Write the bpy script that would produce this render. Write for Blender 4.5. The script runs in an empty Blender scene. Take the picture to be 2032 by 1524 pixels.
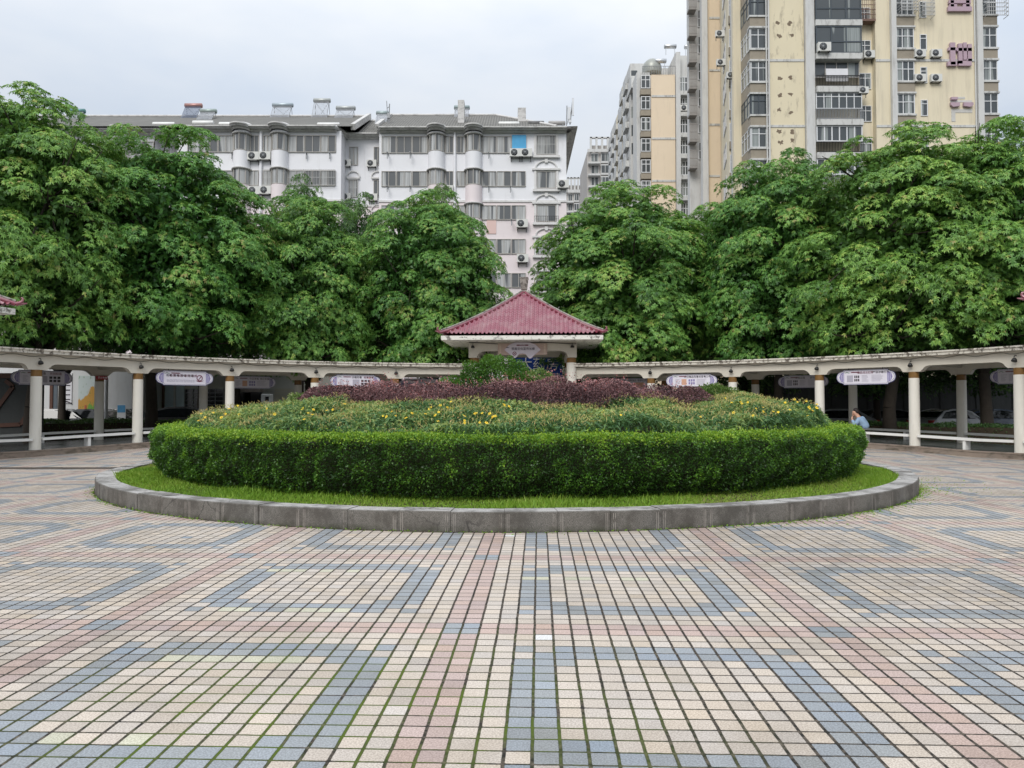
import bpy, math, random
import numpy as np
from mathutils import Vector, Matrix
R_ = math.radians
sc = bpy.context.scene
COL = sc.collection
random.seed(7)
rng = np.random.default_rng(11)

# ---------------------------------------------------------------- camera
F = 1530.0            # focal length in photo pixels (2032 wide)
CAMH = 1.6
PITCH = math.atan(45 / F)
cd = bpy.data.cameras.new('camera'); cam = bpy.data.objects.new('camera', cd)
COL.objects.link(cam); sc.camera = cam
cd.sensor_width = 36; cd.lens = F / 2032 * 36; cd.clip_end = 2000; cd.clip_start = .05
cam.location = (0, 0, CAMH); cam.rotation_euler = (math.pi / 2 + PITCH, 0, 0)

def P(px, py, Y):
    """point at depth Y that the photo shows at pixel (px, py)"""
    a = (px - 1016) / F; b = (762 - py) / F
    d = math.cos(PITCH) - b * math.sin(PITCH)
    return Vector((a * Y / d, Y, CAMH + Y * (math.sin(PITCH) + b * math.cos(PITCH)) / d))

# ---------------------------------------------------------------- light
w = bpy.data.worlds.new('World'); sc.world = w; w.use_nodes = True
nt = w.node_tree; nt.nodes.clear()
N = nt.nodes.new; L = nt.links.new
SUN_EL, SUN_AZ = R_(42), R_(200)     # azimuth clockwise from +Y
out = N('ShaderNodeOutputWorld'); bg = N('ShaderNodeBackground'); bg.inputs[1].default_value = .1
sky = N('ShaderNodeTexSky'); sky.sky_type = 'NISHITA'; sky.sun_disc = False
sky.sun_elevation = SUN_EL; sky.sun_rotation = SUN_AZ; sky.dust_density = 3
tc = N('ShaderNodeTexCoord'); sep = N('ShaderNodeSeparateXYZ'); L(tc.outputs['Generated'], sep.inputs[0])
mr = N('ShaderNodeMapRange'); mr.inputs[1].default_value = 0; mr.inputs[2].default_value = 1
mr.inputs[3].default_value = 3.5; mr.inputs[4].default_value = 14.2
L(sep.outputs['Z'], mr.inputs[0])
nz = N('ShaderNodeTexNoise'); nz.inputs['Scale'].default_value = 2.2; nz.inputs['Detail'].default_value = 5
mp = N('ShaderNodeMapping'); mp.inputs['Scale'].default_value = (1, 1, 2.6); L(tc.outputs['Generated'], mp.inputs[0]); L(mp.outputs[0], nz.inputs[0])
cr = N('ShaderNodeValToRGB'); cr.color_ramp.elements[0].position = .37; cr.color_ramp.elements[1].position = .62
cr.color_ramp.elements[0].color = (.755, .84, .96, 1); cr.color_ramp.elements[1].color = (.97, 1.0, 1.035, 1)
L(nz.outputs[0], cr.inputs[0])
mul = N('ShaderNodeVectorMath'); mul.operation = 'SCALE'; L(cr.outputs[0], mul.inputs[0]); L(mr.outputs[0], mul.inputs['Scale'])
mx = N('ShaderNodeMix'); mx.data_type = 'RGBA'; mx.inputs[0].default_value = .9
L(sky.outputs[0], mx.inputs[6]); L(mul.outputs[0], mx.inputs[7]); L(mx.outputs[2], bg.inputs[0]); L(bg.outputs[0], out.inputs[0])
sd = bpy.data.lights.new('sun', 'SUN'); sd.energy = 1.4; sd.angle = R_(28); sd.color = (1, .97, .92)
so = bpy.data.objects.new('sun', sd); COL.objects.link(so)
dirv = Vector((math.sin(SUN_AZ) * math.cos(SUN_EL), math.cos(SUN_AZ) * math.cos(SUN_EL), math.sin(SUN_EL)))
so.rotation_euler = dirv.to_track_quat('Z', 'Y').to_euler(); so.location = (0, 0, 60)
sc.view_settings.view_transform = 'Standard'; sc.view_settings.look = 'None'
sc.view_settings.exposure = .36; sc.view_settings.gamma = 1
try:
    sc.cycles.max_bounces = 8; sc.cycles.diffuse_bounces = 3; sc.cycles.transmission_bounces = 4
    sc.cycles.use_denoising = True
except Exception: pass

# ---------------------------------------------------------------- materials
def nodes(name):
    m = bpy.data.materials.new(name); m.use_nodes = True
    n = m.node_tree; b = n.nodes['Principled BSDF']
    return m, n, b
def c4(c): return (c[0], c[1], c[2], 1)
def mixc(n, fac, a, b, mode='MIX'):
    x = n.nodes.new('ShaderNodeMix'); x.data_type = 'RGBA'; x.blend_type = mode
    for i, s in ((0, fac), (6, a), (7, b)):
        if hasattr(s, 'is_output'): n.links.new(s, x.inputs[i])
        else: x.inputs[i].default_value = s if i == 0 else c4(s)
    return x.outputs[2]
def math_(n, op, a, b=None, c=None, clamp=False):
    x = n.nodes.new('ShaderNodeMath'); x.operation = op; x.use_clamp = clamp
    for i, s in enumerate((a, b, c)):
        if s is None: continue
        if hasattr(s, 'is_output'): n.links.new(s, x.inputs[i])
        else: x.inputs[i].default_value = s
    return x.outputs[0]
def noise(n, scale, detail=4, stretch=(1, 1, 1), coord='Object', rough=.55):
    t = n.nodes.new('ShaderNodeTexCoord'); mp = n.nodes.new('ShaderNodeMapping'); mp.inputs['Scale'].default_value = stretch
    x = n.nodes.new('ShaderNodeTexNoise'); x.inputs['Scale'].default_value = scale; x.inputs['Detail'].default_value = detail
    x.inputs['Roughness'].default_value = rough
    n.links.new(t.outputs[coord], mp.inputs[0]); n.links.new(mp.outputs[0], x.inputs[0])
    return x.outputs[0]
def ramp(n, v, lo, hi, o0=0., o1=1.):
    x = n.nodes.new('ShaderNodeMapRange'); x.clamp = True
    n.links.new(v, x.inputs[0])
    for i, s in ((1, lo), (2, hi), (3, o0), (4, o1)): x.inputs[i].default_value = s
    return x.outputs[0]
def bump(n, b, h, strength=.3, dist=.01):
    x = n.nodes.new('ShaderNodeBump'); x.inputs['Strength'].default_value = strength; x.inputs['Distance'].default_value = dist
    n.links.new(h, x.inputs['Height']); n.links.new(x.outputs[0], b.inputs['Normal'])
def pm(name, col, rough=.6, var=.12, scale=2., dirt=0., dirtcol=(.05, .045, .04), lo=.52, hi=.72, streak=(1, 1, 1), dscale=1.5, bmp=0., bscale=60, metal=0., spec=.4):
    m, n, b = nodes(name)
    c = mixc(n, noise(n, scale, 5), tuple(x * (1 - var) for x in col), tuple(min(1, x * (1 + var)) for x in col))
    if dirt:
        d = ramp(n, noise(n, dscale, 8, streak, rough=.65), lo, hi, 0, dirt)
        c = mixc(n, d, c, dirtcol)
    n.links.new(c, b.inputs['Base Color'])
    b.inputs['Roughness'].default_value = rough; b.inputs['Metallic'].default_value = metal
    b.inputs['Specular IOR Level'].default_value = spec
    if bmp: bump(n, b, noise(n, bscale, 3), bmp, .004)
    return m
def leafmat(name, stops, trans=.35, rough=.5, spec=.35, objvar=.0):
    """colour from the per-leaf value 'lc'; stops: (position, colour)"""
    m, n, b = nodes(name)
    a = n.nodes.new('ShaderNodeAttribute'); a.attribute_name = 'lc'
    r = n.nodes.new('ShaderNodeValToRGB')
    els = r.color_ramp.elements
    while len(els) < len(stops): els.new(.5)
    for e, (p, c) in zip(els, stops): e.position = p; e.color = c4(c)
    n.links.new(a.outputs['Fac'], r.inputs[0])
    col = r.outputs[0]
    if objvar:
        oi = n.nodes.new('ShaderNodeObjectInfo'); hs = n.nodes.new('ShaderNodeHueSaturation')
        n.links.new(ramp(n, oi.outputs['Random'], 0, 1, 1 - objvar, 1 + objvar), hs.inputs['Value'])
        n.links.new(ramp(n, oi.outputs['Random'], 0, 1, .512, .488), hs.inputs['Hue'])
        n.links.new(col, hs.inputs['Color']); col = hs.outputs[0]
    n.links.new(col, b.inputs['Base Color'])
    b.inputs['Roughness'].default_value = rough; b.inputs['Specular IOR Level'].default_value = spec
    t = n.nodes.new('ShaderNodeBsdfTranslucent'); ms = n.nodes.new('ShaderNodeMixShader'); ms.inputs[0].default_value = trans
    n.links.new(mixc(n, .5, col, (.16, .22, .03)) if 'purple' not in name and 'petal' not in name else col, t.inputs[0])
    o = n.nodes['Material Output']
    n.links.new(b.outputs[0], ms.inputs[1]); n.links.new(t.outputs[0], ms.inputs[2]); n.links.new(ms.outputs[0], o.inputs[0])
    return m

M = {}
M['white'] = pm('white_paint', (.66, .66, .66), .6, .06, 1.2, .35, (.30, .28, .26), .55, .8, (3, 3, .35), 1.1)
M['cream_beam'] = pm('cream_painted_concrete', (.60, .56, .48), .65, .10, .9, .40, (.30, .25, .19), .5, .85, (1, 1, .6), .8, .1, 90)
M['column'] = pm('pale_painted_column', (.70, .67, .60), .6, .08, 1.5, .5, (.33, .30, .24), .5, .8, (2, 2, .5), 1.2, .1, 60)
M['fascia'] = pm('mouldy_white_fascia', (.66, .62, .54), .75, .12, 3, .85, (.07, .05, .036), .49, .60, (1, 1, .8), 7.5)
M['pfascia'] = pm('weathered_eave_fascia', (.74, .72, .66), .7, .08, 3, .8, (.06, .05, .04), .53, .62, (.8, .8, 1.0), 5.5)
M['band'] = pm('varnished_wood_band', (.20, .105, .03), .45, .35, 14, .3, (.06, .03, .01))
M['floor'] = pm('dark_polished_floor', (.13, .14, .135), .22, .15, 1.5, spec=.5)
M['kerb'] = pm('brown_kerb_tiles', (.25, .20, .16), .7, .2, 4, .8, (.05, .045, .03), .5, .66, (1, 1, 2), 2)
M['bench'] = pm('white_bench_paint', (.74, .73, .70), .5, .05, 2, .35, (.35, .32, .28), .55, .8)
M['black'] = pm('black_metal', (.02, .02, .02), .5, .2, 5)
M['soil'] = pm('soil', (.05, .037, .022), .9, .3, 6)
M['bark'] = pm('bark', (.045, .036, .028), .9, .35, 6, bmp=.6, bscale=25)
M['asphalt'] = pm('asphalt', (.055, .055, .055), .85, .2, 2, bmp=.3, bscale=120)
M['stone'] = pm('old_stone', (.32, .29, .26), .8, .3, 8, .85, (.06, .05, .04), .48, .62, dscale=5)
M['glassdark'] = pm('dark_car_glass', (.012, .014, .016), .08, .2, 2, spec=.6)
M['rubber'] = pm('tyre_rubber', (.02, .02, .02), .85, .2, 9)
M['chrome'] = pm('light_metal', (.55, .56, .57), .35, .1, 5, metal=.8)
M['grey'] = pm('grey_metal', (.30, .31, .32), .5, .15, 4, metal=.3)
M['skin'] = pm('skin', (.52, .30, .21), .55, .05, 9)
M['hair'] = pm('dark_hair', (.018, .012, .011), .6, .3, 20)
M['denim'] = pm('pale_blue_denim', (.25, .36, .50), .85, .2, 9)
M['trousers'] = pm('black_trousers', (.02, .02, .023), .85, .2, 9)

# ---------------------------------------------------------------- mesh helpers
def tag(o, label=None, cat=None, group=None, kind=None):
    if label: o['label'] = label
    if cat: o['category'] = cat
    if group: o['group'] = group
    if kind: o['kind'] = kind
    return o
def empty(name, loc=(0, 0, 0), rz=0, label=None, cat=None, group=None):
    o = bpy.data.objects.new(name, None); COL.objects.link(o); o.empty_display_size = .2
    o.location = loc; o.rotation_euler = (0, 0, rz)
    return tag(o, label, cat, group)
def link(name, me, parent=None, loc=None, rz=None):
    o = bpy.data.objects.new(name, me); COL.objects.link(o)
    if parent: o.parent = parent
    if loc is not None: o.location = loc
    if rz is not None: o.rotation_euler = (0, 0, rz)
    return o
def copy_tree(o, parent=None):
    c = o.copy(); COL.objects.link(c); c.parent = parent
    for ch in list(o.children): copy_tree(ch, c)
    return c
def np_mesh(name, V, Q, mats, lc=None, mi=None, col=None, smooth=False):
    V = np.asarray(V, dtype=np.float32); Q = np.asarray(Q, dtype=np.int32)
    me = bpy.data.meshes.new(name); k = Q.shape[1]
    me.vertices.add(len(V)); me.vertices.foreach_set('co', V.ravel())
    me.loops.add(Q.size); me.loops.foreach_set('vertex_index', Q.ravel())
    me.polygons.add(len(Q)); me.polygons.foreach_set('loop_start', np.arange(len(Q), dtype=np.int32) * k)
    me.polygons.foreach_set('loop_total', np.full(len(Q), k, dtype=np.int32))
    if mi is not None: me.polygons.foreach_set('material_index', np.asarray(mi, dtype=np.int32))
    if smooth: me.polygons.foreach_set('use_smooth', np.ones(len(Q), dtype=bool))
    me.update(calc_edges=True)
    if lc is not None:
        a = me.attributes.new('lc', 'FLOAT', 'FACE'); a.data.foreach_set('value', np.asarray(lc, dtype=np.float32))
    if col is not None:
        a = me.attributes.new('tc', 'FLOAT_COLOR', 'FACE'); a.data.foreach_set('color', np.asarray(col, dtype=np.float32).ravel())
    for m in (mats if isinstance(mats, (list, tuple)) else [mats]): me.materials.append(m)
    return me

class MB:
    """collects shapes and links them as ONE mesh object"""
    def __init__(s): s.v = []; s.f = []; s.m = []; s.M = Matrix.Identity(4); s.sm = []
    def add(s, vs, fs, mi=0, smooth=False):
        k = len(s.v); s.v += [tuple(s.M @ Vector(v)) for v in vs]
        for f in fs: s.f.append([i + k for i in f]); s.m.append(mi); s.sm.append(smooth)
        return s
    def box(s, x0, x1, y0, y1, z0, z1, mi=0):
        vs = [(x, y, z) for z in (z0, z1) for y in (y0, y1) for x in (x0, x1)]
        return s.add(vs, [(0, 2, 3, 1), (4, 5, 7, 6), (0, 1, 5, 4), (2, 6, 7, 3), (0, 4, 6, 2), (1, 3, 7, 5)], mi)
    def tube(s, p0, p1, r0, r1=None, n=8, mi=0, cap=True):
        p0, p1 = Vector(p0), Vector(p1); r1 = r0 if r1 is None else r1
        d = (p1 - p0).normalized(); a = d.orthogonal().normalized(); b = d.cross(a)
        vs = []
        for p, r in ((p0, r0), (p1, r1)):
            for i in range(n):
                t = 2 * math.pi * i / n; vs.append(p + a * (r * math.cos(t)) + b * (r * math.sin(t)))
        fs = [(i, (i + 1) % n, n + (i + 1) % n, n + i) for i in range(n)]
        s.add(vs, fs, mi, True)
        if cap: s.add(vs, [list(range(n))[::-1], list(range(n, 2 * n))], mi)
        return s
    def path(s, pts, r, n=6, mi=0):
        for i, (a, b) in enumerate(zip(pts[:-1], pts[1:])):
            ra = r[i] if hasattr(r, '__len__') else r; rb = r[i + 1] if hasattr(r, '__len__') else r
            s.tube(a, b, ra, rb, n, mi, True)
        return s
    def lathe(s, prof, c=(0, 0, 0), n=24, mi=0, smooth=True, rot=0):
        vs = []
        for r, z in prof:
            for i in range(n):
                t = rot + 2 * math.pi * i / n; vs.append((c[0] + r * math.cos(t), c[1] + r * math.sin(t), c[2] + z))
        fs = []
        for j in range(len(prof) - 1):
            for i in range(n): fs.append((j * n + i, j * n + (i + 1) % n, (j + 1) * n + (i + 1) % n, (j + 1) * n + i))
        s.add(vs, fs, mi, smooth)
        return s.add(vs, [list(range(n))[::-1], [(len(prof) - 1) * n + i for i in range(n)]], mi)
    def prism(s, poly, y0, y1, mi=0):
        """poly of (x, z), pushed along y"""
        n = len(poly); vs = [(x, y0, z) for x, z in poly] + [(x, y1, z) for x, z in poly]
        fs = [list(range(n)), list(range(n, 2 * n))[::-1]] + [(i, n + i, n + (i + 1) % n, (i + 1) % n) for i in range(n)]
        return s.add(vs, fs, mi)
    def quad(s, a, b, c, d, mi=0): return s.add([a, b, c, d], [(0, 1, 2, 3)], mi)
    def mesh(s, name, mats):
        me = bpy.data.meshes.new(name); me.from_pydata(s.v, [], s.f); me.update()
        for m in (mats if isinstance(mats, (list, tuple)) else [mats]): me.materials.append(m)
        me.polygons.foreach_set('material_index', s.m); me.polygons.foreach_set('use_smooth', s.sm)
        return me
    def build(s, name, mats, parent=None, loc=None, rz=None):
        return link(name, s.mesh(name, mats), parent, loc, rz)
def bevel(o, wd, seg=2, ang=35):
    b = o.modifiers.new('bevel', 'BEVEL'); b.width = wd; b.segments = seg; b.limit_method = 'ANGLE'; b.angle_limit = R_(ang)
    return o

def text_mesh(body, size, mat, extrude=.002, align='CENTER'):
    c = bpy.data.curves.new('lettering', 'FONT'); c.body = body; c.size = size; c.extrude = extrude
    c.align_x = align; c.align_y = 'CENTER'; c.resolution_u = 2
    o = bpy.data.objects.new('lettering', c); COL.objects.link(o)
    dg = bpy.context.evaluated_depsgraph_get(); me = bpy.data.meshes.new_from_object(o.evaluated_get(dg))
    bpy.data.objects.remove(o); bpy.data.curves.remove(c)
    me.materials.clear(); me.materials.append(mat)
    # stand it up: x stays, y -> z, facing -y
    for v in me.vertices: v.co = (v.co.x, -v.co.z, v.co.y)
    me.update()
    return me

def unit(a): return a / np.maximum(np.linalg.norm(a, axis=-1, keepdims=True), 1e-9)
def leaf_arrays(Pn, D, Ln, Wn, droop=0., S=None):
    n = len(Pn)
    if S is None: S = unit(np.cross(D, rng.normal(size=(n, 3))))
    Ln = np.broadcast_to(np.asarray(Ln, dtype=float), (n,))[:, None]; Wn = np.broadcast_to(np.asarray(Wn, dtype=float), (n,))[:, None]
    mid = Pn + D * Ln * .45
    tip = Pn + D * Ln; tip = tip - np.array([0, 0, 1.]) * Ln * droop
    V = np.stack([Pn, mid + S * Wn * .5, tip, mid - S * Wn * .5], axis=1).reshape(-1, 3)
    Q = np.arange(4 * n).reshape(n, 4)
    return V, Q
def bumps(x, y, seed, scale, n=7):
    g = np.random.default_rng(seed); r = np.zeros_like(np.asarray(x, dtype=float))
    for i in range(n):
        a = g.uniform(0, 6.28); k = scale * g.uniform(.6, 1.8); p = g.uniform(0, 6.28)
        r = r + np.sin((x * math.cos(a) + y * math.sin(a)) * k + p)
    return r / math.sqrt(n)
# ================================================================ ground and paving
CX, CY = -.32, 15.81          # centre of the round square
PX, PY_ = -.10, 18.63         # centre of the planter
ROT = .045
def rise(t): return max(0., .043 * (CY + 17.4 * math.cos(t) - 24.6))
def ring(t, r): return (CX + r * math.sin(t), CY + r * math.cos(t))

g = MB(); g.quad((-900, -300, -.03), (900, -300, -.03), (900, 1500, -.03), (-900, 1500, -.03))
tag(g.build('ground', M['asphalt']), kind='structure')

TP = .1315
def tile_colour(c, r):
    a = np.mod(c, 20); b = np.mod(r - 15, 20)
    pa = a < 2; pb = b < 2
    k = np.zeros(c.shape, dtype=int)                      # 0 cream 1 pink 2 blue
    k[pa ^ pb] = 1; k[pa & pb] = 2
    ia = np.where(a < 10, a, 21 - a); ib = np.where(b < 10, b, 21 - b)   # mirrored: 4,5 frame, 6.. inside
    fr = np.zeros(c.shape, dtype=bool)
    fr |= (ia >= 4) & (ia <= 5) & (ib >= 6); fr |= (ib >= 4) & (ib <= 5) & (ia >= 6)
    fr |= (ia == ib) & (ia >= 4) & (ia <= 6)
    k[fr] = 2
    return k
ang = -R_(2.0); ox, oy = .1073, 4.023
ci = np.arange(-175, 180); ri = np.arange(-100, 250)
Cg, Rg = np.meshgrid(ci, ri); Cg = Cg.ravel(); Rg = Rg.ravel()
lx = (Cg - 5 + .5) * TP; ly = (Rg - 4 + .5) * TP
wx = ox + lx * math.cos(ang) - ly * math.sin(ang); wy = oy + lx * math.sin(ang) + ly * math.cos(ang)
keep = ((wx - CX) ** 2 + (wy - CY) ** 2 < 17.45 ** 2) | ((np.abs(wx) < 9) & (wy < 3) & (wy > -8))
keep &= (wx - PX) ** 2 + (wy - PY_) ** 2 > 8.4 ** 2
Cg, Rg = Cg[keep], Rg[keep]; wx, wy = wx[keep], wy[keep]
K = tile_colour(Cg, Rg)
base = np.array([(.59, .52, .45), (.54, .418, .375), (.335, .360, .385)])[K]
n_ = len(K)
val = 1 + rng.normal(0, .058, n_)[:, None] + .06 * bumps(wx, wy, 3, .9)[:, None] - .10 * np.clip(bumps(wx, wy, 4, 2.1), 0, 2)[:, None] * (rng.random(n_) < .5)[:, None]
warm = rng.normal(0, .018, n_)[:, None] * np.array([1, .2, -1.2])
col = np.clip(base * val + warm * base, .03, .85)
odd = rng.random(n_)
sel = (odd < .004) & (K == 2); col[sel] = np.array([.50, .42, .33])
sel = (odd > .9965) & (K == 0); col[sel] = np.array([.30, .35, .41])
def tiles_at(r, x0, x1): return (Rg == r) & (wx > x0) & (wx < x1)
for r, x0, x1, p in ((10, -2.3, -1.35, .85), (19, -2.35, -1.1, .5), (1, -2.3, -1.3, .55), (28, .15, 1.6, .45), (30, -2.7, -1.3, .4)):
    s_ = tiles_at(r, x0, x1) & (rng.random(n_) < p); col[s_] = np.array([.60, .585, .455]) * (1 + rng.normal(0, .05, (s_.sum(), 1)))
i_ = np.argmin((wx - P(1078, 1264, 1).x * 2448 / 457) ** 2 + (wy - 2448 / 457.) ** 2); col[i_] = (.82, .82, .82)
i_ = np.argmin((wx - (1010 - 1016) / F * 2448 / 256.) ** 2 + (wy - 2448 / 256.) ** 2); col[i_] = (.74, .74, .72)
cx0 = (Cg - 5) * TP; ry0 = (Rg - 4) * TP
V = np.stack([np.stack([cx0, ry0], 1), np.stack([cx0 + TP, ry0], 1), np.stack([cx0 + TP, ry0 + TP], 1), np.stack([cx0, ry0 + TP], 1)], 1).reshape(-1, 2)
vx = ox + V[:, 0] * math.cos(ang) - V[:, 1] * math.sin(ang) - CX; vy = oy + V[:, 0] * math.sin(ang) + V[:, 1] * math.cos(ang) - CY
vr = np.hypot(vx, vy); sm_ = np.clip((vr - 11.5) / 5.7, 0, 1); sm_ = sm_ * sm_ * (3 - 2 * sm_)
vz = np.maximum(0, .043 * (CY + 17.4 * vy / np.maximum(vr, .1) - 24.6)) * sm_
V = np.concatenate([V, vz[:, None]], 1)
m, n, b = nodes('coloured_paving_tiles')
at = n.nodes.new('ShaderNodeAttribute'); at.attribute_name = 'tc'
tcn = n.nodes.new('ShaderNodeTexCoord'); sp = n.nodes.new('ShaderNodeSeparateXYZ')
wob = n.nodes.new('ShaderNodeTexNoise'); wob.inputs['Scale'].default_value = 5; n.links.new(tcn.outputs['Object'], wob.inputs[0])
va = n.nodes.new('ShaderNodeVectorMath'); va.operation = 'MULTIPLY_ADD'
n.links.new(wob.outputs['Color'], va.inputs[0]); va.inputs[1].default_value = (.011, .009, 0); n.links.new(tcn.outputs['Object'], va.inputs[2])
sb = n.nodes.new('ShaderNodeVectorMath'); sb.operation = 'SUBTRACT'; n.links.new(va.outputs[0], sb.inputs[0]); sb.inputs[1].default_value = (.0055, .0045, 0)
n.links.new(sb.outputs[0], sp.inputs[0])
dx = math_(n, 'PINGPONG', math_(n, 'DIVIDE', sp.outputs[0], TP), .5); dy = math_(n, 'PINGPONG', math_(n, 'DIVIDE', sp.outputs[1], TP), .5)
jx = ramp(n, dx, .052, .074, 1, 0); jy = ramp(n, dy, .036, .058, 1, 0)
cor = math_(n, 'ADD', ramp(n, dx, .046, .13, 1, 0), ramp(n, dy, .025, .11, 1, 0))
jc = ramp(n, cor, 1.05, 1.25, 0, 1)
j = math_(n, 'MAXIMUM', math_(n, 'MAXIMUM', jx, jy), jc, clamp=True)
st = noise(n, 105, 3); st2 = noise(n, 1.3, 5)
surf = mixc(n, ramp(n, st, .40, .60, 0, .36), at.outputs['Color'], mixc(n, .0, at.outputs['Color'], (0, 0, 0)), 'MIX')
surf = mixc(n, ramp(n, st, .44, .56, .5, 0), at.outputs['Color'], mixc(n, 1., at.outputs['Color'], (.46, .43, .41), 'MULTIPLY'))
surf = mixc(n, ramp(n, noise(n, .55, 7, rough=.65), .46, .70, 0, .42), surf, mixc(n, 1., surf, (.66, .63, .58), 'MULTIPLY'))
surf = mixc(n, ramp(n, st2, .52, .76, 0, .45), surf, mixc(n, 1., surf, (.62, .58, .52), 'MULTIPLY'))
stain = ramp(n, noise(n, 7, 6, rough=.7), .66, .78, 0, .5)
surf = mixc(n, stain, surf, (.19, .16, .12))
# joints: dark grit, sand, moss in patches
jn = noise(n, 26, 4)
jcol = mixc(n, ramp(n, jn, .42, .68), (.018, .016, .013), (.13, .105, .08))
reg = n.nodes.new('ShaderNodeVectorMath'); reg.operation = 'DISTANCE'; n.links.new(tcn.outputs['Object'], reg.inputs[0]); reg.inputs[1].default_value = (-1.0, -.2, 0)
mossm = math_(n, 'MULTIPLY', ramp(n, reg.outputs['Value'], .5, 2.3, 1.25, .0), ramp(n, noise(n, 2.6, 5), .40, .60))
jcol = mixc(n, math_(n, 'MINIMUM', mossm, 1.), jcol, (.070, .105, .008))
colr = mixc(n, j, surf, jcol)
n.links.new(colr, b.inputs['Base Color'])
b.inputs['Roughness'].default_value = .58; b.inputs['Specular IOR Level'].default_value = .35
n.links.new(mixc(n, j, (.5, .5, .5), (.95, .95, .95)), b.inputs['Roughness'])
h = math_(n, 'ADD', math_(n, 'MULTIPLY', j, -1.0), math_(n, 'MULTIPLY', st, .22))
bump(n, b, h, .8, .006)
pv = link('plaza_paving', np_mesh('plaza_paving', V, np.arange(len(V)).reshape(-1, 4), m, col=np.concatenate([col, np.ones((n_, 1))], 1)), None, (ox, oy, 0), ang)
tag(pv, kind='structure')
# moss tufts and weeds along the foot of the planter
# drain channel
x0 = -14.2; x1 = -9.6
d = MB(); d.box(x0, x1, 19.82, 20.25, -.02, .006, 0)
for k in range(46):
    xx = x0 + .05 + k * .1; d.box(xx, xx + .018, 19.86, 20.21, .006, .012, 1)
d.box(x0, x1, 20.25, 20.32, -.02, .012, 2); d.box(x0, x1, 19.76, 19.82, -.02, .012, 2)
dm = pm('dark_grating', (.05, .048, .05), .6, .3, 6)
tag(d.build('drain_channel', [dm, M['black'], M['kerb']]), 'dark metal drain grating set across the paving left of the planter', 'drain')

# ================================================================ planter
pl = empty('round_planter', (PX, PY_, 0), 0, 'low round granite kerb wall around the planted bed in the middle of the square', 'planter')
m, n, b = nodes('weathered_granite')
sp1 = noise(n, 180, 2); c = mixc(n, ramp(n, sp1, .38, .62), (.27, .26, .25), (.52, .50, .48))
c = mixc(n, ramp(n, noise(n, 2.2, 7, (1, 1, .8), rough=.72), .46, .60, 0, .72), c, (.062, .055, .046))
vor = n.nodes.new('ShaderNodeTexVoronoi'); vor.feature = 'DISTANCE_TO_EDGE'; vor.inputs['Scale'].default_value = .9
t2 = n.nodes.new('ShaderNodeTexCoord'); wv = n.nodes.new('ShaderNodeTexNoise'); wv.inputs['Scale'].default_value = 3; wv.inputs['Detail'].default_value = 6
n.links.new(t2.outputs['Object'], wv.inputs[0]); ad = n.nodes.new('ShaderNodeVectorMath'); ad.operation = 'MULTIPLY_ADD'
n.links.new(wv.outputs['Color'], ad.inputs[0]); ad.inputs[1].default_value = (.6, .6, .6); n.links.new(t2.outputs['Object'], ad.inputs[2]); n.links.new(ad.outputs[0], vor.inputs[0])
crk = math_(n, 'MULTIPLY', ramp(n, vor.outputs['Distance'], .004, .016, 1, 0), ramp(n, noise(n, .7, 2), .5, .6))
c = mixc(n, crk, c, (.025, .022, .02))
sz = n.nodes.new('ShaderNodeSeparateXYZ'); n.links.new(t2.outputs['Object'], sz.inputs[0])
low = math_(n, 'MULTIPLY', ramp(n, sz.outputs[2], .0, .085, 1, 0), ramp(n, noise(n, 5, 4), .38, .6))  # mossy dark line at the kerb foot, doubling as painted contact shade
c = mixc(n, math_(n, 'MULTIPLY', low, .85), c, (.035, .04, .016))
n.links.new(c, b.inputs['Base Color']); b.inputs['Roughness'].default_value = .8; bump(n, b, sp1, .5, .004)
granite = m
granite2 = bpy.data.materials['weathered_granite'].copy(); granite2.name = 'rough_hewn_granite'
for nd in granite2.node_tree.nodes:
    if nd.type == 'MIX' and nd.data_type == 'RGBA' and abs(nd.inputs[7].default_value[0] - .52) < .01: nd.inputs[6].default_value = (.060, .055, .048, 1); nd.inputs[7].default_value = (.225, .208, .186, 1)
RO, RI, KH = 8.76, 8.41, .262
nb = 80; kb = MB()
for i in range(nb):
    a0 = 2 * math.pi * i / nb + .0003; a1 = 2 * math.pi * (i + 1) / nb - .0003
    dr = random.uniform(-.006, .006); hz = KH + random.uniform(-.006, .006); q = 4
    vs = []
    bv = .012
    prof = [(RI, 0), (RI, hz), (RO + dr - bv, hz), (RO + dr, hz - bv), (RO + dr, 0)]
    for k in range(q + 1):
        a = a0 + (a1 - a0) * k / q
        for r, z in prof: vs.append((r * math.sin(a), r * math.cos(a), z))
    fs = []
    for k in range(q):
        for l in range(4): fs.append((k * 5 + l, k * 5 + l + 1, k * 5 + 5 + l + 1, k * 5 + 5 + l))
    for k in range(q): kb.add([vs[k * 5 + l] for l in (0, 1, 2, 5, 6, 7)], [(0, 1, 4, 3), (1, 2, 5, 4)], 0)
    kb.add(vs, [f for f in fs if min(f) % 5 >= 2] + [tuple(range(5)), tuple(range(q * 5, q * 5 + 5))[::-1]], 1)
    for aa in (a0 + .004, a1 - .004):      # chiselled margin lines
        for off in (0, .0028): b0 = aa + (off if aa < (a0 + a1) / 2 else -off); kb.add([((RO + dr + .0015) * math.sin(b0 + d_), (RO + dr + .0015) * math.cos(b0 + d_), z_) for d_, z_ in ((-.0004, .004), (.0004, .004), (.0004, hz - .03), (-.0004, hz - .03))], [(0, 1, 2, 3)], 2)
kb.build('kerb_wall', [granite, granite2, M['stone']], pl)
mb = MB()
prof = [(RI + .02, 0), (RI + .02, KH - .03), (RO - .04, KH - .03), (RO - .04, 0)]
vs = []; fs = []
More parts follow.
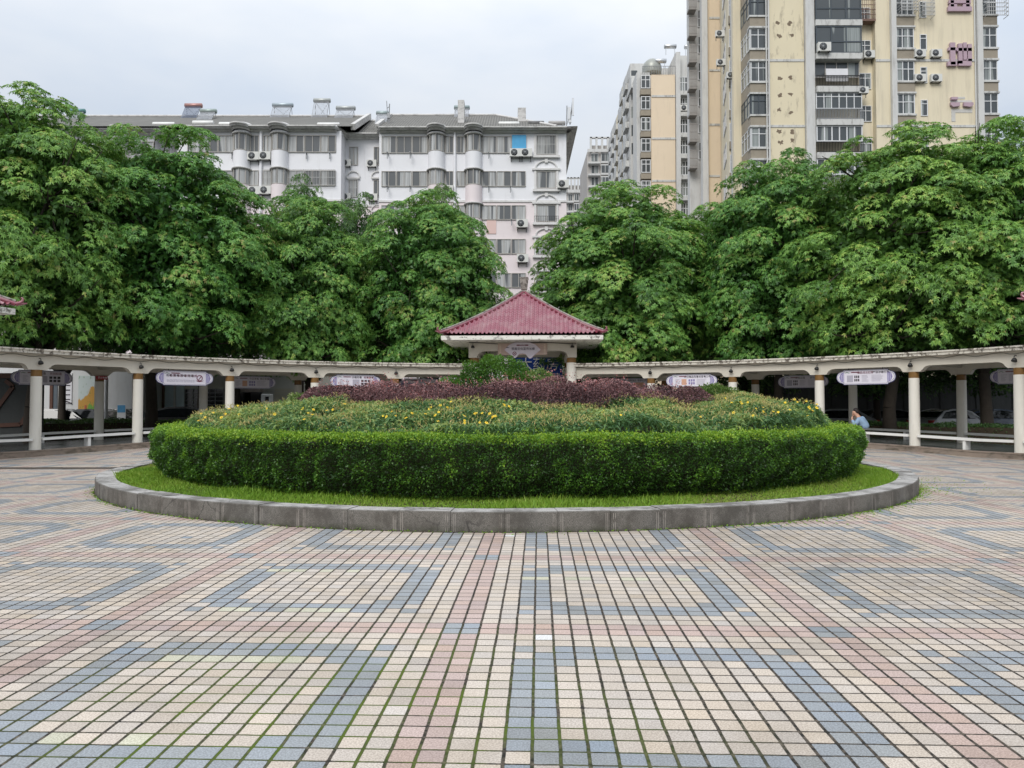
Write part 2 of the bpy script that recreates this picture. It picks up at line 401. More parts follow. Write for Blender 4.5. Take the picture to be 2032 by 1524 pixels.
for k in range(120):
    a = 2 * math.pi * k / 120
    for r, z in prof: vs.append((r * math.sin(a), r * math.cos(a), z))
for k in range(120):
    for l in range(3): fs.append((k * 4 + l, k * 4 + l + 1, ((k + 1) % 120) * 4 + l + 1, ((k + 1) % 120) * 4 + l))
mb.add(vs, fs)
vs = []; fs = []  # irregular soil-dark rim on the paving, painting contact shade at the kerb foot
for k in range(240):
    a = 2 * math.pi * k / 240
    for r, z in ((RO - .03, .0035), (RO + random.uniform(.012, .05), .0035)): vs.append((r * math.sin(a), r * math.cos(a), z))
for k in range(240): q_ = (k + 1) % 240; fs.append((2 * k, 2 * k + 1, 2 * q_ + 1, 2 * q_))
mb.add(vs, fs); mb.build('mortar_and_contact_shade', M['soil'], pl)
s = MB(); s.lathe([(RI + .01, 0), (RI + .01, .2), (7.2, .27), (3, .45), (.5, .6), (.05, .6)], n=96)
tag(s.build('soil', M['soil'], None, (PX, PY_, 0)), kind='structure')

def polar(n, r0, r1, a0, a1):
    r = np.sqrt(rng.uniform(r0 * r0, r1 * r1, n)); a = rng.uniform(a0, a1, n)
    return r, a          # angle from -Y (towards camera)
def pol_xy(r, a): return PX + r * np.sin(a), PY_ - r * np.cos(a)

# grass
parts = []
for (n1, a0, a1) in ((76000, -1.75, 1.75), (9000, 1.75, 4.53)):
    r, a = polar(n1, 7.2, RI + .01, a0, a1); x, y = pol_xy(r, a)
    hgt = rng.uniform(.035, .085, n1) * (1 + .5 * bumps(x, y, 5, 2.2)); hgt = np.clip(hgt, .03, .16)
    tall = (rng.random(n1) < .05); hgt[tall] *= 1.7
    Pn = np.stack([x, y, .212 + .05 * np.clip((RI - r) / 1.2, 0, 1)], 1)
    D = unit(np.stack([rng.normal(0, .38, n1), rng.normal(0, .38, n1), np.ones(n1)], 1))
    V, Q = leaf_arrays(Pn, D, hgt, .011, .12); parts.append((V, rng.uniform(0, 1, n1) * .6 + .2 + .2 * bumps(x, y, 9, 1.5)))
V = np.concatenate([p[0] for p in parts]); lc = np.concatenate([p[1] for p in parts])
mg = leafmat('grass_blades', [(0, (.09, .20, .018)), (.5, (.21, .39, .032)), (.9, (.33, .45, .07)), (1, (.34, .31, .12))], .3)
o = link('grass', np_mesh('grass', V, np.arange(len(V)).reshape(-1, 4), mg, lc)); tag(o, 'short bright green grass strip between the granite kerb and the clipped hedge', 'grass', kind='stuff')

# weeds at the foot of the kerb
wv_ = []; wl_ = []
for n1, a0, a1, sp in ((900, .35, 1.25, .10), (500, 1.1, 1.45, .35), (700, -1.3, .4, .035)):
    a = rng.uniform(a0, a1, n1); a = a + .02 * np.round(rng.normal(0, 1, n1)); r = RO + .015 + rng.exponential(sp, n1) * (rng.random(n1) < .8); x, y = pol_xy(r, a)
    D = unit(np.stack([rng.normal(0, 1, n1), rng.normal(0, 1, n1), rng.uniform(.1, .9, n1)], 1))
    V, Q = leaf_arrays(np.stack([x, y, np.full(n1, .004)], 1), D, rng.uniform(.02, .055, n1), .014, .2); wv_.append(V); wl_.append(np.clip(.25 + .35 * rng.random(n1) + (sp > .3) * .45 * (rng.random(n1) < .5), 0, 1))
V = np.concatenate(wv_); o = link('weeds', np_mesh('weeds', V, np.arange(len(V)).reshape(-1, 4), mg, np.concatenate(wl_))); tag(o, 'scattered small weeds and dry leaves on the paving along the foot of the granite kerb', 'weeds', kind='stuff')

# clipped hedge
HR0, HR1, HZ = 6.95, 7.78, 1.18
parts = []
def hedge_r(a, z):
    u = a * 7.8
    step = .03 - .07 / (1 + np.exp((a + .385) * 60)) - .12 * np.exp(-((a + .385) / .02) ** 2) - .07 * np.exp(-((a - .42) / .018) ** 2)
    return HR1 + step + .05 * bumps(u, z * 2.5, 21, 1.6) + .03 * bumps(u, z * 3, 22, 5) - .27 * np.clip((.60 - z) / .34, 0, 1) ** 1.4 - .10 * np.clip((z - (HZ - .14)) / .14, 0, 1) ** 2
for (n1, a0, a1, sz) in ((125000, -1.85, 1.85, 1.0), (22000, 1.85, 4.43, 1.6)):
    a = rng.uniform(a0, a1, n1); z = .27 + (HZ - .25) * rng.beta(1.15, 1.0, n1)
    dep = rng.exponential(.045, n1); clump = .75 * bumps(a * 7.8, z * 1.1, 31, 11) + .55 * bumps(a * 7.8, z * 1.3, 35, 26) + .35 * bumps(a * 7.8, z, 36, 2.5)
    r = hedge_r(a, z) - dep + .042 * np.clip(clump, -2, 1.6)
    x, y = pol_xy(r, a); Pn = np.stack([x, y, z], 1)
    nrm = np.stack([np.sin(a), -np.cos(a), np.zeros(n1)], 1)
    D = unit(nrm * .7 + rng.normal(0, .65, (n1, 3)) + np.array([0, 0, .35]))
    V, Q = leaf_arrays(Pn, D, rng.uniform(.028, .05, n1) * sz, rng.uniform(.016, .026, n1) * sz, .15)
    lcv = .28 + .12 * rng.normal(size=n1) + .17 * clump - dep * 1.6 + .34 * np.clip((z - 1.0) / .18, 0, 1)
    parts.append((V, lcv))
for (n1, a0, a1, sz) in ((62000, -1.85, 1.85, 1.0), (14000, 1.85, 4.43, 1.6)):
    r, a = polar(n1, HR0, HR1 - .02, a0, a1); x, y = pol_xy(r, a)
    z = HZ + .016 * bumps(x, y, 33, 2.4) + .014 * bumps(x, y, 34, 9) - rng.exponential(.03, n1)
    z = z + (rng.random(n1) < .05) * rng.uniform(0, .06, n1)
    z -= .10 * np.clip((r - (HR1 - .14)) / .14, 0, 1) ** 2
    D = unit(rng.normal(0, .6, (n1, 3)) + np.array([0, 0, .8]))
    V, Q = leaf_arrays(np.stack([x, y, z], 1), D, rng.uniform(.028, .05, n1) * sz, rng.uniform(.016, .026, n1) * sz, .15)
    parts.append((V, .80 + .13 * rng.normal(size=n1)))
n1 = 650; r, a = polar(n1, HR0, HR1 - .06, -1.85, 1.85); x, y = pol_xy(r, a); lean = rng.normal(0, .25, (n1, 2)); ll = rng.uniform(.03, .13, n1)
for k in range(6):
    Pn = np.stack([x + lean[:, 0] * ll * k / 5, y + lean[:, 1] * ll * k / 5, HZ - .01 + ll * k / 5], 1)
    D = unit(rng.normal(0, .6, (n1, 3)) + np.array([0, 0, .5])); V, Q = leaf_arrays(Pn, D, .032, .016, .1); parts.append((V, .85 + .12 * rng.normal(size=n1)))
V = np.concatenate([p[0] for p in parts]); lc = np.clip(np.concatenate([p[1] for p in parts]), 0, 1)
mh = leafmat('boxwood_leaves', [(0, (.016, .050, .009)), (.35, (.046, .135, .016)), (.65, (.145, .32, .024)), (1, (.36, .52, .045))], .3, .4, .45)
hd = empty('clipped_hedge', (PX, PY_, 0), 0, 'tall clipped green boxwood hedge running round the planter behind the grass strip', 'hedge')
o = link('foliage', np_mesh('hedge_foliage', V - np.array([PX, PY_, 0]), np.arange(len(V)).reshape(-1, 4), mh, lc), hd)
core = MB(); vs = []; fs = []
prof = [(HR0 + .12, .2), (HR0 + .12, HZ - .13), (HR1 - .22, HZ - .13), (HR1 - .22, .62), (HR1 - .50, .2)]
for k in range(120):
    a = 2 * math.pi * k / 120
    for r, z in prof: vs.append((r * math.sin(a), r * math.cos(a), z))
for k in range(120):
    for l in range(4): fs.append((k * 5 + l, k * 5 + l + 1, ((k + 1) % 120) * 5 + l + 1, ((k + 1) % 120) * 5 + l))
core.add(vs, fs); core.build('branches', pm('twig_mass', (.02, .025, .008), .9, .4, 9), hd)

# flowering shrubs
def fl_h(x, y):
    r = np.hypot(x - PX, y - PY_)
    t = np.clip((7.15 - r) / 2.4, 0, 1)
    h = 1.27 + .43 * t ** .7 - .55 * np.clip((4.75 - r) / .5, 0, 1)
    return h + .065 * bumps(x, y, 41, 1.6) + .062 * bumps(x, y, 42, 4.2) + .14 * np.clip((x - 3.2) / 1.5, 0, 1) - .06 * np.clip(r - 7.0, 0, .3) / .3
parts = []
n1 = 105000; r, a = polar(n1, 4.3, 7.12, -1.95, 1.95)
x, y = pol_xy(r, a); h = fl_h(x, y); dep = rng.exponential(.07, n1); cl = bumps(x, y, 43, 5)
Pn = np.stack([x, y, h - dep + .04 * cl], 1)
az = rng.uniform(0, 6.283, n1); el = rng.normal(.15, .5, n1)
D = np.stack([np.cos(az) * np.cos(el), np.sin(az) * np.cos(el), np.sin(el)], 1)
V, Q = leaf_arrays(Pn, D, rng.uniform(.075, .15, n1), rng.uniform(.019, .032, n1), .42)
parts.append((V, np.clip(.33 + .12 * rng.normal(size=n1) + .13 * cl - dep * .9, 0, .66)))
n1 = 32000; r, a = polar(n1, 4.3, 7.1, -1.95, 1.95); x, y = pol_xy(r, a); cl = bumps(x, y, 43, 5); k_ = rng.random(n1) < (.55 + .35 * bumps(x, y, 44, 2.2) - .25 * cl)
x, y = x[k_], y[k_]; n1 = len(x); h = fl_h(x, y)
Pn = np.stack([x, y, h + rng.uniform(-.03, .05, n1)], 1)
D = unit(np.stack([rng.normal(0, .5, n1), rng.normal(0, .5, n1), rng.uniform(.3, 1, n1)], 1))
V, Q = leaf_arrays(Pn, D, rng.uniform(.045, .10, n1), rng.uniform(.009, .014, n1), .1)
parts.append((V, np.clip(.82 + .13 * rng.normal(size=n1), .5, 1)))
n1 = 14000; r, a = polar(n1, 4.3, 7.1, 1.95, 4.33); x, y = pol_xy(r, a); h = fl_h(x, y)
D = unit(rng.normal(0, 1, (n1, 3))); V, Q = leaf_arrays(np.stack([x, y, h - rng.exponential(.05, n1)], 1), D, .14, .05, .2)
parts.append((V, np.clip(.35 + .2 * rng.normal(size=n1), 0, 1)))
n1 = 26000; a = rng.uniform(-1.95, 1.95, n1); z = rng.uniform(.5, 1.3, n1); r = 7.1 - rng.exponential(.08, n1); x, y = pol_xy(r, a)
D = unit(rng.normal(0, 1, (n1, 3))); V, Q = leaf_arrays(np.stack([x, y, z], 1), D, rng.uniform(.05, .08, n1), .02, .2); parts.append((V, np.clip(.3 + .1 * rng.normal(size=n1), 0, 1)))
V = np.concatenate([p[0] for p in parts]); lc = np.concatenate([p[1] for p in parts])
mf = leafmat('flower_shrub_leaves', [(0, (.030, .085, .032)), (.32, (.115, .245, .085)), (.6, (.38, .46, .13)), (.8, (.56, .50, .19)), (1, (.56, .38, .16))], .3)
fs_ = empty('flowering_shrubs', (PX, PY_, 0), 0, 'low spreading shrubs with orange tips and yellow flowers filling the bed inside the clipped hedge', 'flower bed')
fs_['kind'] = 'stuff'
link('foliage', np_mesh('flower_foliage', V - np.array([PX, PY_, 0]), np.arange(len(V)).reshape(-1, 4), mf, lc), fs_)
s = MB(); s.lathe([(6.95, .2), (6.95, 1.0), (6.2, 1.15), (4.8, 1.3), (4.3, 1.0)], n=96); s.build('branches', M['soil'], fs_)
pet = pm('yellow_petal', (.90, .70, .05), .5, .1, 20); pet2 = pm('orange_stamen', (.75, .33, .02), .6, .1, 20)
fm = MB()
for k in range(5):
    t = 2 * math.pi * k / 5; fm.M = Matrix.Rotation(t, 4, 'Z')
    fm.add([(0, 0, 0), (.016, -.013, .008), (.038, -.010, .012), (.044, 0, .008), (.038, .010, .012), (.016, .013, .008)], [(0, 1, 2, 3, 4, 5)])
fm.M = Matrix.Identity(4)
for k in range(9):
    t = 2 * math.pi * k / 9; fm.tube((0, 0, 0), (.014 * math.cos(t), .014 * math.sin(t), .022), .0018, n=4, mi=1)
flm = fm.mesh('flower', [pet, pet2])
FL = [(400, 822), (423, 820), (440, 830), (455, 812), (472, 806), (395, 838), (612, 822), (622, 814), (620, 825), (545, 823), (600, 812), (648, 817), (530, 812), (604, 835), (760, 828), (785, 826), (778, 818), (806, 832), (818, 822), (852, 814), (864, 826), (874, 806), (895, 798), (942, 822), (957, 822), (945, 822), (972, 822), (983, 827), (952, 842), (965, 842), (985, 838), (978, 830), (922, 842), (1000, 797), (1197, 818), (1390, 829), (1452, 800), (1440, 792), (1484, 800), (1577, 794), (1582, 800), (1600, 798), (1605, 809), (1620, 811), (1638, 814), (1612, 818), (1598, 792), (1470, 797), (1655, 803), (475, 824), (1010, 808), (1232, 829), (500, 800), (520, 806), (408, 830), (432, 815)]
rf = random.Random(3)
for k in range(34): FL.append((rf.choice([rf.uniform(390, 700), rf.uniform(700, 1010), rf.uniform(1440, 1640)]), rf.uniform(800, 838)))
zs = np.arange(11.3, 16.4, .03)
for px, py in FL:
    a_ = (px - 1016) / F; xs = a_ * zs; hh = fl_h(xs, zs); line = CAMH + (807 - py) / F * zs
    rr = np.hypot(xs - PX, zs - PY_); ok = np.where((line < hh + .03) & (rr < 7.1))[0]
    if len(ok) == 0: continue
    i = ok[0]
    o = link('flower', flm, fs_, (xs[i] - PX, zs[i] - PY_, hh[i] + .035)); sc_ = rf.uniform(.45, .8); o.scale = (sc_,) * 3
    o.rotation_euler = (rf.uniform(.3, 1.2), rf.uniform(-.5, .5), rf.uniform(-.6, .6))

# purple shrubs
def lo_h(x, y):
    r = np.hypot(x - PX, y - PY_)
    return 1.93 + .085 * bumps(x, y, 51, 1.6) + .085 * bumps(x, y, 52, 4) - .5 * np.clip((r - 4.3) / .65, 0, 1) ** 2 + .05 * np.clip(1 - np.abs(x + .3) / 3.5, 0, 1)
parts = []
for (n1, r0, r1, a0, a1, sz) in ((80000, .6, 4.95, -1.9, 1.9, 1.), (12000, .6, 4.95, 1.9, 4.38, 1.7)):
    r, a = polar(n1, r0, r1, a0, a1); x, y = pol_xy(r, a); cl = bumps(x, y, 53, 5); dep = rng.exponential(.06, n1)
    Pn = np.stack([x, y, lo_h(x, y) + .05 * cl - dep], 1)
    az = rng.uniform(0, 6.283, n1); el = rng.normal(.35, .5, n1)
    D = np.stack([np.cos(az) * np.cos(el), np.sin(az) * np.cos(el), np.sin(el)], 1)
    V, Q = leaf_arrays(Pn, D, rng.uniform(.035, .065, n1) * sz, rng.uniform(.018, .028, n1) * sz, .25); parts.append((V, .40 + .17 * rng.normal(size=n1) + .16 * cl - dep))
n1 = 52000; a = rng.uniform(-1.9, 1.9, n1); z = 1.02 + 1.0 * rng.random(n1); cl = bumps(a * 5, z * 1.5, 54, 5)
r = 4.92 + .08 * cl - .3 * np.clip((1.55 - z) / .5, 0, 1) - .35 * np.clip((z - 1.75) / .3, 0, 1) - rng.exponential(.06, n1); x, y = pol_xy(r, a)
D = unit(np.stack([np.sin(a), -np.cos(a), np.full(n1, .3)], 1) + rng.normal(0, .8, (n1, 3)))
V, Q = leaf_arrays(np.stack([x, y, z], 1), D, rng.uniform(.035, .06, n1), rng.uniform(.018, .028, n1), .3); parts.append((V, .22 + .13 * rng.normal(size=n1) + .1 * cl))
n1 = 700; r, a = polar(n1, .6, 4.7, -1.9, 1.9); x, y = pol_xy(r, a); h = lo_h(x, y)       # long reddish shoots
for k in range(5):
    lean = rng.normal(0, .25, (n1, 2)); ll = rng.uniform(.08, .3, n1)
    Pn = np.stack([x + lean[:, 0] * ll * k / 5, y + lean[:, 1] * ll * k / 5, h + ll * k / 5], 1)
    D = unit(rng.normal(0, .7, (n1, 3)) + np.array([0, 0, .5])); V, Q = leaf_arrays(Pn, D, .045, .02, .1); parts.append((V, np.clip(.8 + .15 * rng.normal(size=n1), 0, 1)))
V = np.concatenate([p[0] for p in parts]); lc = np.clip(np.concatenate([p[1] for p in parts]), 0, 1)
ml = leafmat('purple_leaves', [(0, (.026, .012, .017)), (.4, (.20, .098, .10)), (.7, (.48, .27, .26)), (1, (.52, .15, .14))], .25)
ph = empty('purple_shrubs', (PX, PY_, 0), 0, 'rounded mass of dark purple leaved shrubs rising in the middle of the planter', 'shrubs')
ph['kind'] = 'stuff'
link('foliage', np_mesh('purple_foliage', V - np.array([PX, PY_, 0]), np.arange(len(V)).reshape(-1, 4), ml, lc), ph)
s = MB(); s.lathe([(4.3, .3), (4.6, 1.3), (4.3, 1.62), (3.5, 1.75), (.2, 1.8)], n=64); s.build('branches', pm('purple_twigs', (.02, .012, .012), .9), ph)

def bush(name, label, c, rad, nleaf, mat, Lr, Wr, seed, base_z=.6, lo=.35, group=None):
    g = np.random.default_rng(seed)
    u = g.normal(size=(nleaf, 3)); u = unit(u); u[:, 2] = np.abs(u[:, 2]) * 1.1 - .1; u = unit(u)
    k = 1 + .10 * bumps(u[:, 0] * 3 + u[:, 2] * 2, u[:, 1] * 3 - u[:, 2], seed, 2.2) + .05 * bumps(u[:, 0] * 7 + u[:, 2] * 4, u[:, 1] * 7, seed + 1, 3)
    dep = g.exponential(.07, nleaf)
    Pn = u * (k - dep)[:, None] * np.array(rad)
    D = unit(u * .8 + g.normal(0, .7, (nleaf, 3)) + np.array([0, 0, .2]))
    V, Q = leaf_arrays(Pn, D, g.uniform(*Lr, nleaf), g.uniform(*Wr, nleaf), .3)
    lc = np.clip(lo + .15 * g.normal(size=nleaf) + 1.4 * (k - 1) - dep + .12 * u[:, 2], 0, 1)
    e = empty(name, (c[0], c[1], base_z), 0, label, 'shrub', group)
    link('foliage', np_mesh(name + '_foliage', V + np.array([0, 0, c[2] - base_z]), Q, mat, lc), e)
    t = MB()
    for i in range(7):
        q = g.normal(size=3) * .3; t.tube((q[0] * .1, q[1] * .1, 0), (q[0] * rad[0], q[1] * rad[1], c[2] - base_z + rad[2] * .4), .025, .008, 6)
    t.build('stem', M['bark'], e)
    return e
mgb = leafmat('green_shrub_leaves', [(0, (.018, .060, .010)), (.4, (.050, .15, .016)), (.75, (.11, .25, .03)), (1, (.21, .35, .06))], .3, .4)
mvb = leafmat('variegated_leaves', [(0, (.05, .10, .02)), (.45, (.13, .23, .05)), (.75, (.28, .33, .12)), (1, (.46, .45, .26))], .3, .45)
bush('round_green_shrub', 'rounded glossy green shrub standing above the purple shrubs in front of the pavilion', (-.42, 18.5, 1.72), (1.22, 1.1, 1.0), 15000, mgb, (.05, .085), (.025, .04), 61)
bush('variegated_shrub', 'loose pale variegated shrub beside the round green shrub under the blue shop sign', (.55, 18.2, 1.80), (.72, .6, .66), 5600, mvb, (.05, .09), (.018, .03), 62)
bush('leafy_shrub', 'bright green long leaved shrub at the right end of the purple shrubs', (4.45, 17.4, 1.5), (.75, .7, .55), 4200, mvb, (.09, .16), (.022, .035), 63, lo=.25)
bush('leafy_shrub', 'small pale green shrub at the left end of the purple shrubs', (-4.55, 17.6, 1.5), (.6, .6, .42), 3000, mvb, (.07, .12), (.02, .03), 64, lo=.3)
# ================================================================ colonnade
A0, DA = .312, .19
RF, RB, RE = 17.6, 21.2, 17.33         # front columns, back columns, platform edge
FZ = .20
PC = 19.4                               # pavilion centre radius
TL, TR = -1.312, 1.388                  # angles of the side pavilions
def arc_solid(prof_fn, t0, t1, n, close=True):
    """prof_fn(t) -> list of (r, z) going round; swept along the arc"""
    mb = MB(); vs = []; fs = []
    for i in range(n + 1):
        t = t0 + (t1 - t0) * i / n
        pr = prof_fn(t)
        for r, z in pr: x, y = ring(t, r); vs.append((x, y, z))
    k = len(pr)
    for i in range(n):
        for l in range(k): fs.append((i * k + l, i * k + (l + 1) % k, (i + 1) * k + (l + 1) % k, (i + 1) * k + l))
    fs += [tuple(range(k)), tuple(range(n * k, n * k + k))[::-1]]
    mb.add(vs, fs); return mb
def beam_bottom(t, ts, R, zc=2.79, zm=2.99, w0=.33, w1=.27):
    d = min(abs(t - q) for q in ts) * R
    if d < w0: return zc
    if d > w0 + w1: return zm
    u = (d - w0) / w1
    return zc + (zm - zc) * math.sqrt(max(0, 1 - (1 - u) ** 2))
col_mb = MB(); col_mb.lathe([(.178, 0), (.172, .03), (.170, 1.2), (.166, 2.29)], n=28)
col_me = col_mb.mesh('column', M['column'])
bn = MB(); bn.lathe([(.160, 0), (.160, .212)], n=28); band_me = bn.mesh('capital_band', M['band'])
col_big = MB(); col_big.lathe([(.212, 0), (.21, 3.27)], n=28); colb_me = col_big.mesh('column', M['column'])
bn = MB(); bn.lathe([(.2, 0), (.2, .205)], n=28); bandb_me = bn.mesh('capital_band', M['band'])
def colonnade(side, label):
    ts = [ROT + side * (A0 + DA * k) for k in range(5)]
    tp = TL if side < 0 else TR
    t0, t1 = ROT + side * .127, tp - side * .127
    e = empty('colonnade', (0, 0, 0), 0, label, 'colonnade', 'curved open corridors round the square')
    nn = 260
    ts2 = ts + [t0, t1]
    b = arc_solid(lambda t: [(17.47, beam_bottom(t, ts2, 17.5)), (17.47, 3.302), (17.73, 3.302), (17.73, beam_bottom(t, ts2, 17.5))], t0, t1, nn).build('front_beam', M['cream_beam'], e)
    b = arc_solid(lambda t: [(21.07, beam_bottom(t, ts2, 21.)), (21.07, 3.302), (21.33, 3.302), (21.33, beam_bottom(t, ts2, 21.))], t0, t1, nn).build('back_beam', M['cream_beam'], e)
    arc_solid(lambda t: [(17.27, 3.305), (17.27, 3.40), (17.23, 3.405), (17.23, 3.45), (21.6, 3.45), (21.6, 3.305)], t0, t1, 90).build('roof_slab', M['fascia'], e)
    arc_solid(lambda t: [(17.42, -.02), (17.42, FZ + rise(t)), (21.75, FZ + rise(t)), (21.75, -.02)], t0, t1, 90).build('floor', M['floor'], e)
    arc_solid(lambda t: [(RE, 0), (RE, FZ - .05 + rise(t)), (RE - .015, FZ - .045 + rise(t)), (RE - .015, FZ + .003 + rise(t)), (17.419, FZ + .003 + rise(t)), (17.419, 0)], t0, t1, 90).build('kerb_step', M['kerb'], e)
    for t in ts:
        for r in (RF, RB):
            x, y = ring(t, r)
            zs_ = (2.578 - FZ - rise(t)) / 2.29; c = link('column', col_me, e, (x, y, FZ + rise(t)), -t); c.scale = (1, 1, zs_); k_ = link('capital_band', band_me, c, (0, 0, 2.289)); k_.scale = (1, 1, 1 / zs_)
        # roof cross beam
        bm = MB(); bm.box(-.1, .1, 17.735, 21.065, 3.03, 3.30); bm.build('cross_beam', M['cream_beam'], e, (CX, CY, 0), -t)
    # tangled cable along the beam
    pts = []; rr = random.Random(5 + side)
    for i in range(120):
        t = t0 + (t1 - t0) * i / 119; x, y = ring(t, 17.455); pts.append((x, y, 3.24 + .03 * math.sin(i * .9) + rr.uniform(-.012, .012)))
    cb = MB(); cb.path(pts, .008, 4); cb.build('cable', M['black'], e)
    return ts
tsL = colonnade(-1, 'cream curved colonnade with white benches on the left side of the square')
tsR = colonnade(1, 'cream curved colonnade with white benches on the right side of the square')
ordw = ['first', 'second', 'third', 'fourth']
sidew = {-1: 'left', 1: 'right'}
def bench(t0, t1, r0, r1, label):
    tm = (t0 + t1) / 2; x, y = ring(tm, (r0 + r1) / 2)
    e = empty('stone_bench', (x, y, FZ), -tm, label, 'bench', 'stone benches between the columns')
    def loc(mb):
        Mi = e.matrix_basis.inverted() if False else (Matrix.Translation((x, y, FZ)) @ Matrix.Rotation(-tm, 4, 'Z')).inverted()
        mb.v = [tuple(Mi @ Vector(v)) for v in mb.v]; return mb
    tr = .155 / r0; s_ = 1 if t1 > t0 else -1
    loc(arc_solid(lambda t: [(r0, FZ + .30 + rise(t)), (r0, FZ + .375 + rise(t)), (r1, FZ + .375 + rise(t)), (r1, FZ + .30 + rise(t))], t0 + s_ * tr, t1 - s_ * tr, 20)).build('seat', M['bench'], e)
    for q in (.5,):
        lg = MB(); lg.box(-.045, .045, -(r1 - r0) / 2 + .03, (r1 - r0) / 2 - .03, rise(tm), .298 + rise(tm)); lg.build('leg', M['bench'], e)
for side, ts in ((-1, tsL), (1, tsR)):
    tp = (TL if side < 0 else TR) - side * .14
    tt = [ROT + side * .14] + ts + [tp]
    for k in range(5):
        a, b = tt[k + 1], tt[k + 2]
        if k == 4: nm = 'short white bench beside the side pavilion of the %s colonnade, %s row'
        else: nm = 'white bench in the ' + ordw[k] + ' bay from the central pavilion, %s colonnade, %s row'
        bench(a, b, 17.44, 17.80, nm % (sidew[side], 'front'))
        bench(a, b, 21.02, 21.38, nm % (sidew[side], 'back'))

# floodlights over the front columns
fl = MB(); fl.tube((0, .1, .13), (0, .02, .13), .012, n=6); fl.tube((0, .02, .13), (0, -.03, .07), .012, n=6)
flb = fl.mesh('bracket', M['black'])
fl = MB(); fl.lathe([(.035, .05), (.06, .03), (.085, -.045), (.075, -.06), (.02, -.062)], n=14); flh = fl.mesh('lamp_head', M['black'])
for side, ts in ((-1, tsL), (1, tsR)):
    for k, t in enumerate(ts):
        x, y = ring(t, 17.36)
        e = empty('floodlight', (x, y, 3.03), -t, 'small black floodlight on the beam over the %s column from the central pavilion, %s colonnade' % ((ordw + ['fifth'])[k], sidew[side]), 'floodlight', 'floodlights along the beams')
        link('bracket', flb, e); h_ = link('lamp_head', flh, e); h_.rotation_euler = (R_(-25), R_(8 * ((k * 7) % 3 - 1)), 0)

# ---------------------------------------------------------------- hanging boards
m_navy = pm('navy_border', (.065, .06, .17), .4, .05, 5)
m_lav = pm('lavender_board', (.72, .69, .76), .35, .05, 2)
m_wht = pm('white_print', (.80, .79, .82), .35, .02, 2)
m_prp = pm('purple_print', (.24, .21, .42), .4, .05, 5)
m_mar = pm('maroon_print', (.17, .03, .06), .4, .05, 5)
m_blk = pm('dark_print', (.05, .04, .05), .4, .05, 5)
m_gry = pm('grey_print', (.42, .40, .47), .4, .05, 5)
m_org = pm('orange_print', (.62, .36, .25), .4, .1, 5)
m_grn = pm('green_print', (.12, .22, .16), .4, .1, 9)
def board_outline(hw, hh, n=10):
    """long plate with bowed ends and stepped corners"""
    p = []
    xe = hw - .24; st = .05
    def right():
        q = [(xe - .02, -hh), (xe - .02, -hh + .0), (xe, -hh + st), (xe + .05, -hh + st)]
        for i in range(n + 1):
            a = -math.pi / 2 + math.pi * i / n
            q.append((xe + .06 + (hw - xe - .06) * math.cos(a), (hh - st - .02) * math.sin(a)))
        q += [(xe + .05, hh - st), (xe, hh - st), (xe - .02, hh)]
        return q
    r = right(); seen = []
    for q in r + [(-x, -z) for x, z in r]:
        if not seen or (abs(q[0] - seen[-1][0]) + abs(q[1] - seen[-1][1])) > 1e-4: seen.append(q)
    return seen
HW, HH = 1.05, .275
bd = MB()
for i, (ins, mi) in enumerate(((0, 0), (.018, 1), (.036, 0), (.046, 2))):
    bd.prism(board_outline(HW - ins, HH - ins), -.012 - .003 * i, .02 - .002 * i, mi)
for sgn in (-1, 1):                                   # fretwork on the two ends
    bd.prism([(sgn * .80 + x, z) for x, z in ((-.035, -.17), (.035, -.17), (.105, -.11), (.14, 0), (.105, .11), (.035, .17), (-.035, .17))][::1 if sgn > 0 else 1] if sgn > 0 else [(-.80 - x, z) for x, z in ((-.035, -.17), (.035, -.17), (.105, -.11), (.14, 0), (.105, .11), (.035, .17), (-.035, .17))][::-1], -.0225, -.018, 4)
    for k in range(-3, 4):
        for q in (0, 1):
            cx_ = sgn * (.80 + q * .065); cz = k * .044
            if abs(cz) > (.15 if q == 0 else .09): continue
            bd.box(cx_ - .022, cx_ + .022, -.025, -.0228, cz - .013, cz - .004, 3); bd.box(cx_ + .010, cx_ + .022, -.025, -.0228, cz - .004, cz + .012, 3)
bd.tube((-.6, 0, .27), (-.6, 0, .42), .012, n=6, mi=5); bd.tube((.6, 0, .27), (.6, 0, .42), .012, n=6, mi=5)
board_me = bd.mesh('board', [m_navy, m_wht, m_lav, m_wht, m_prp, M['black']])
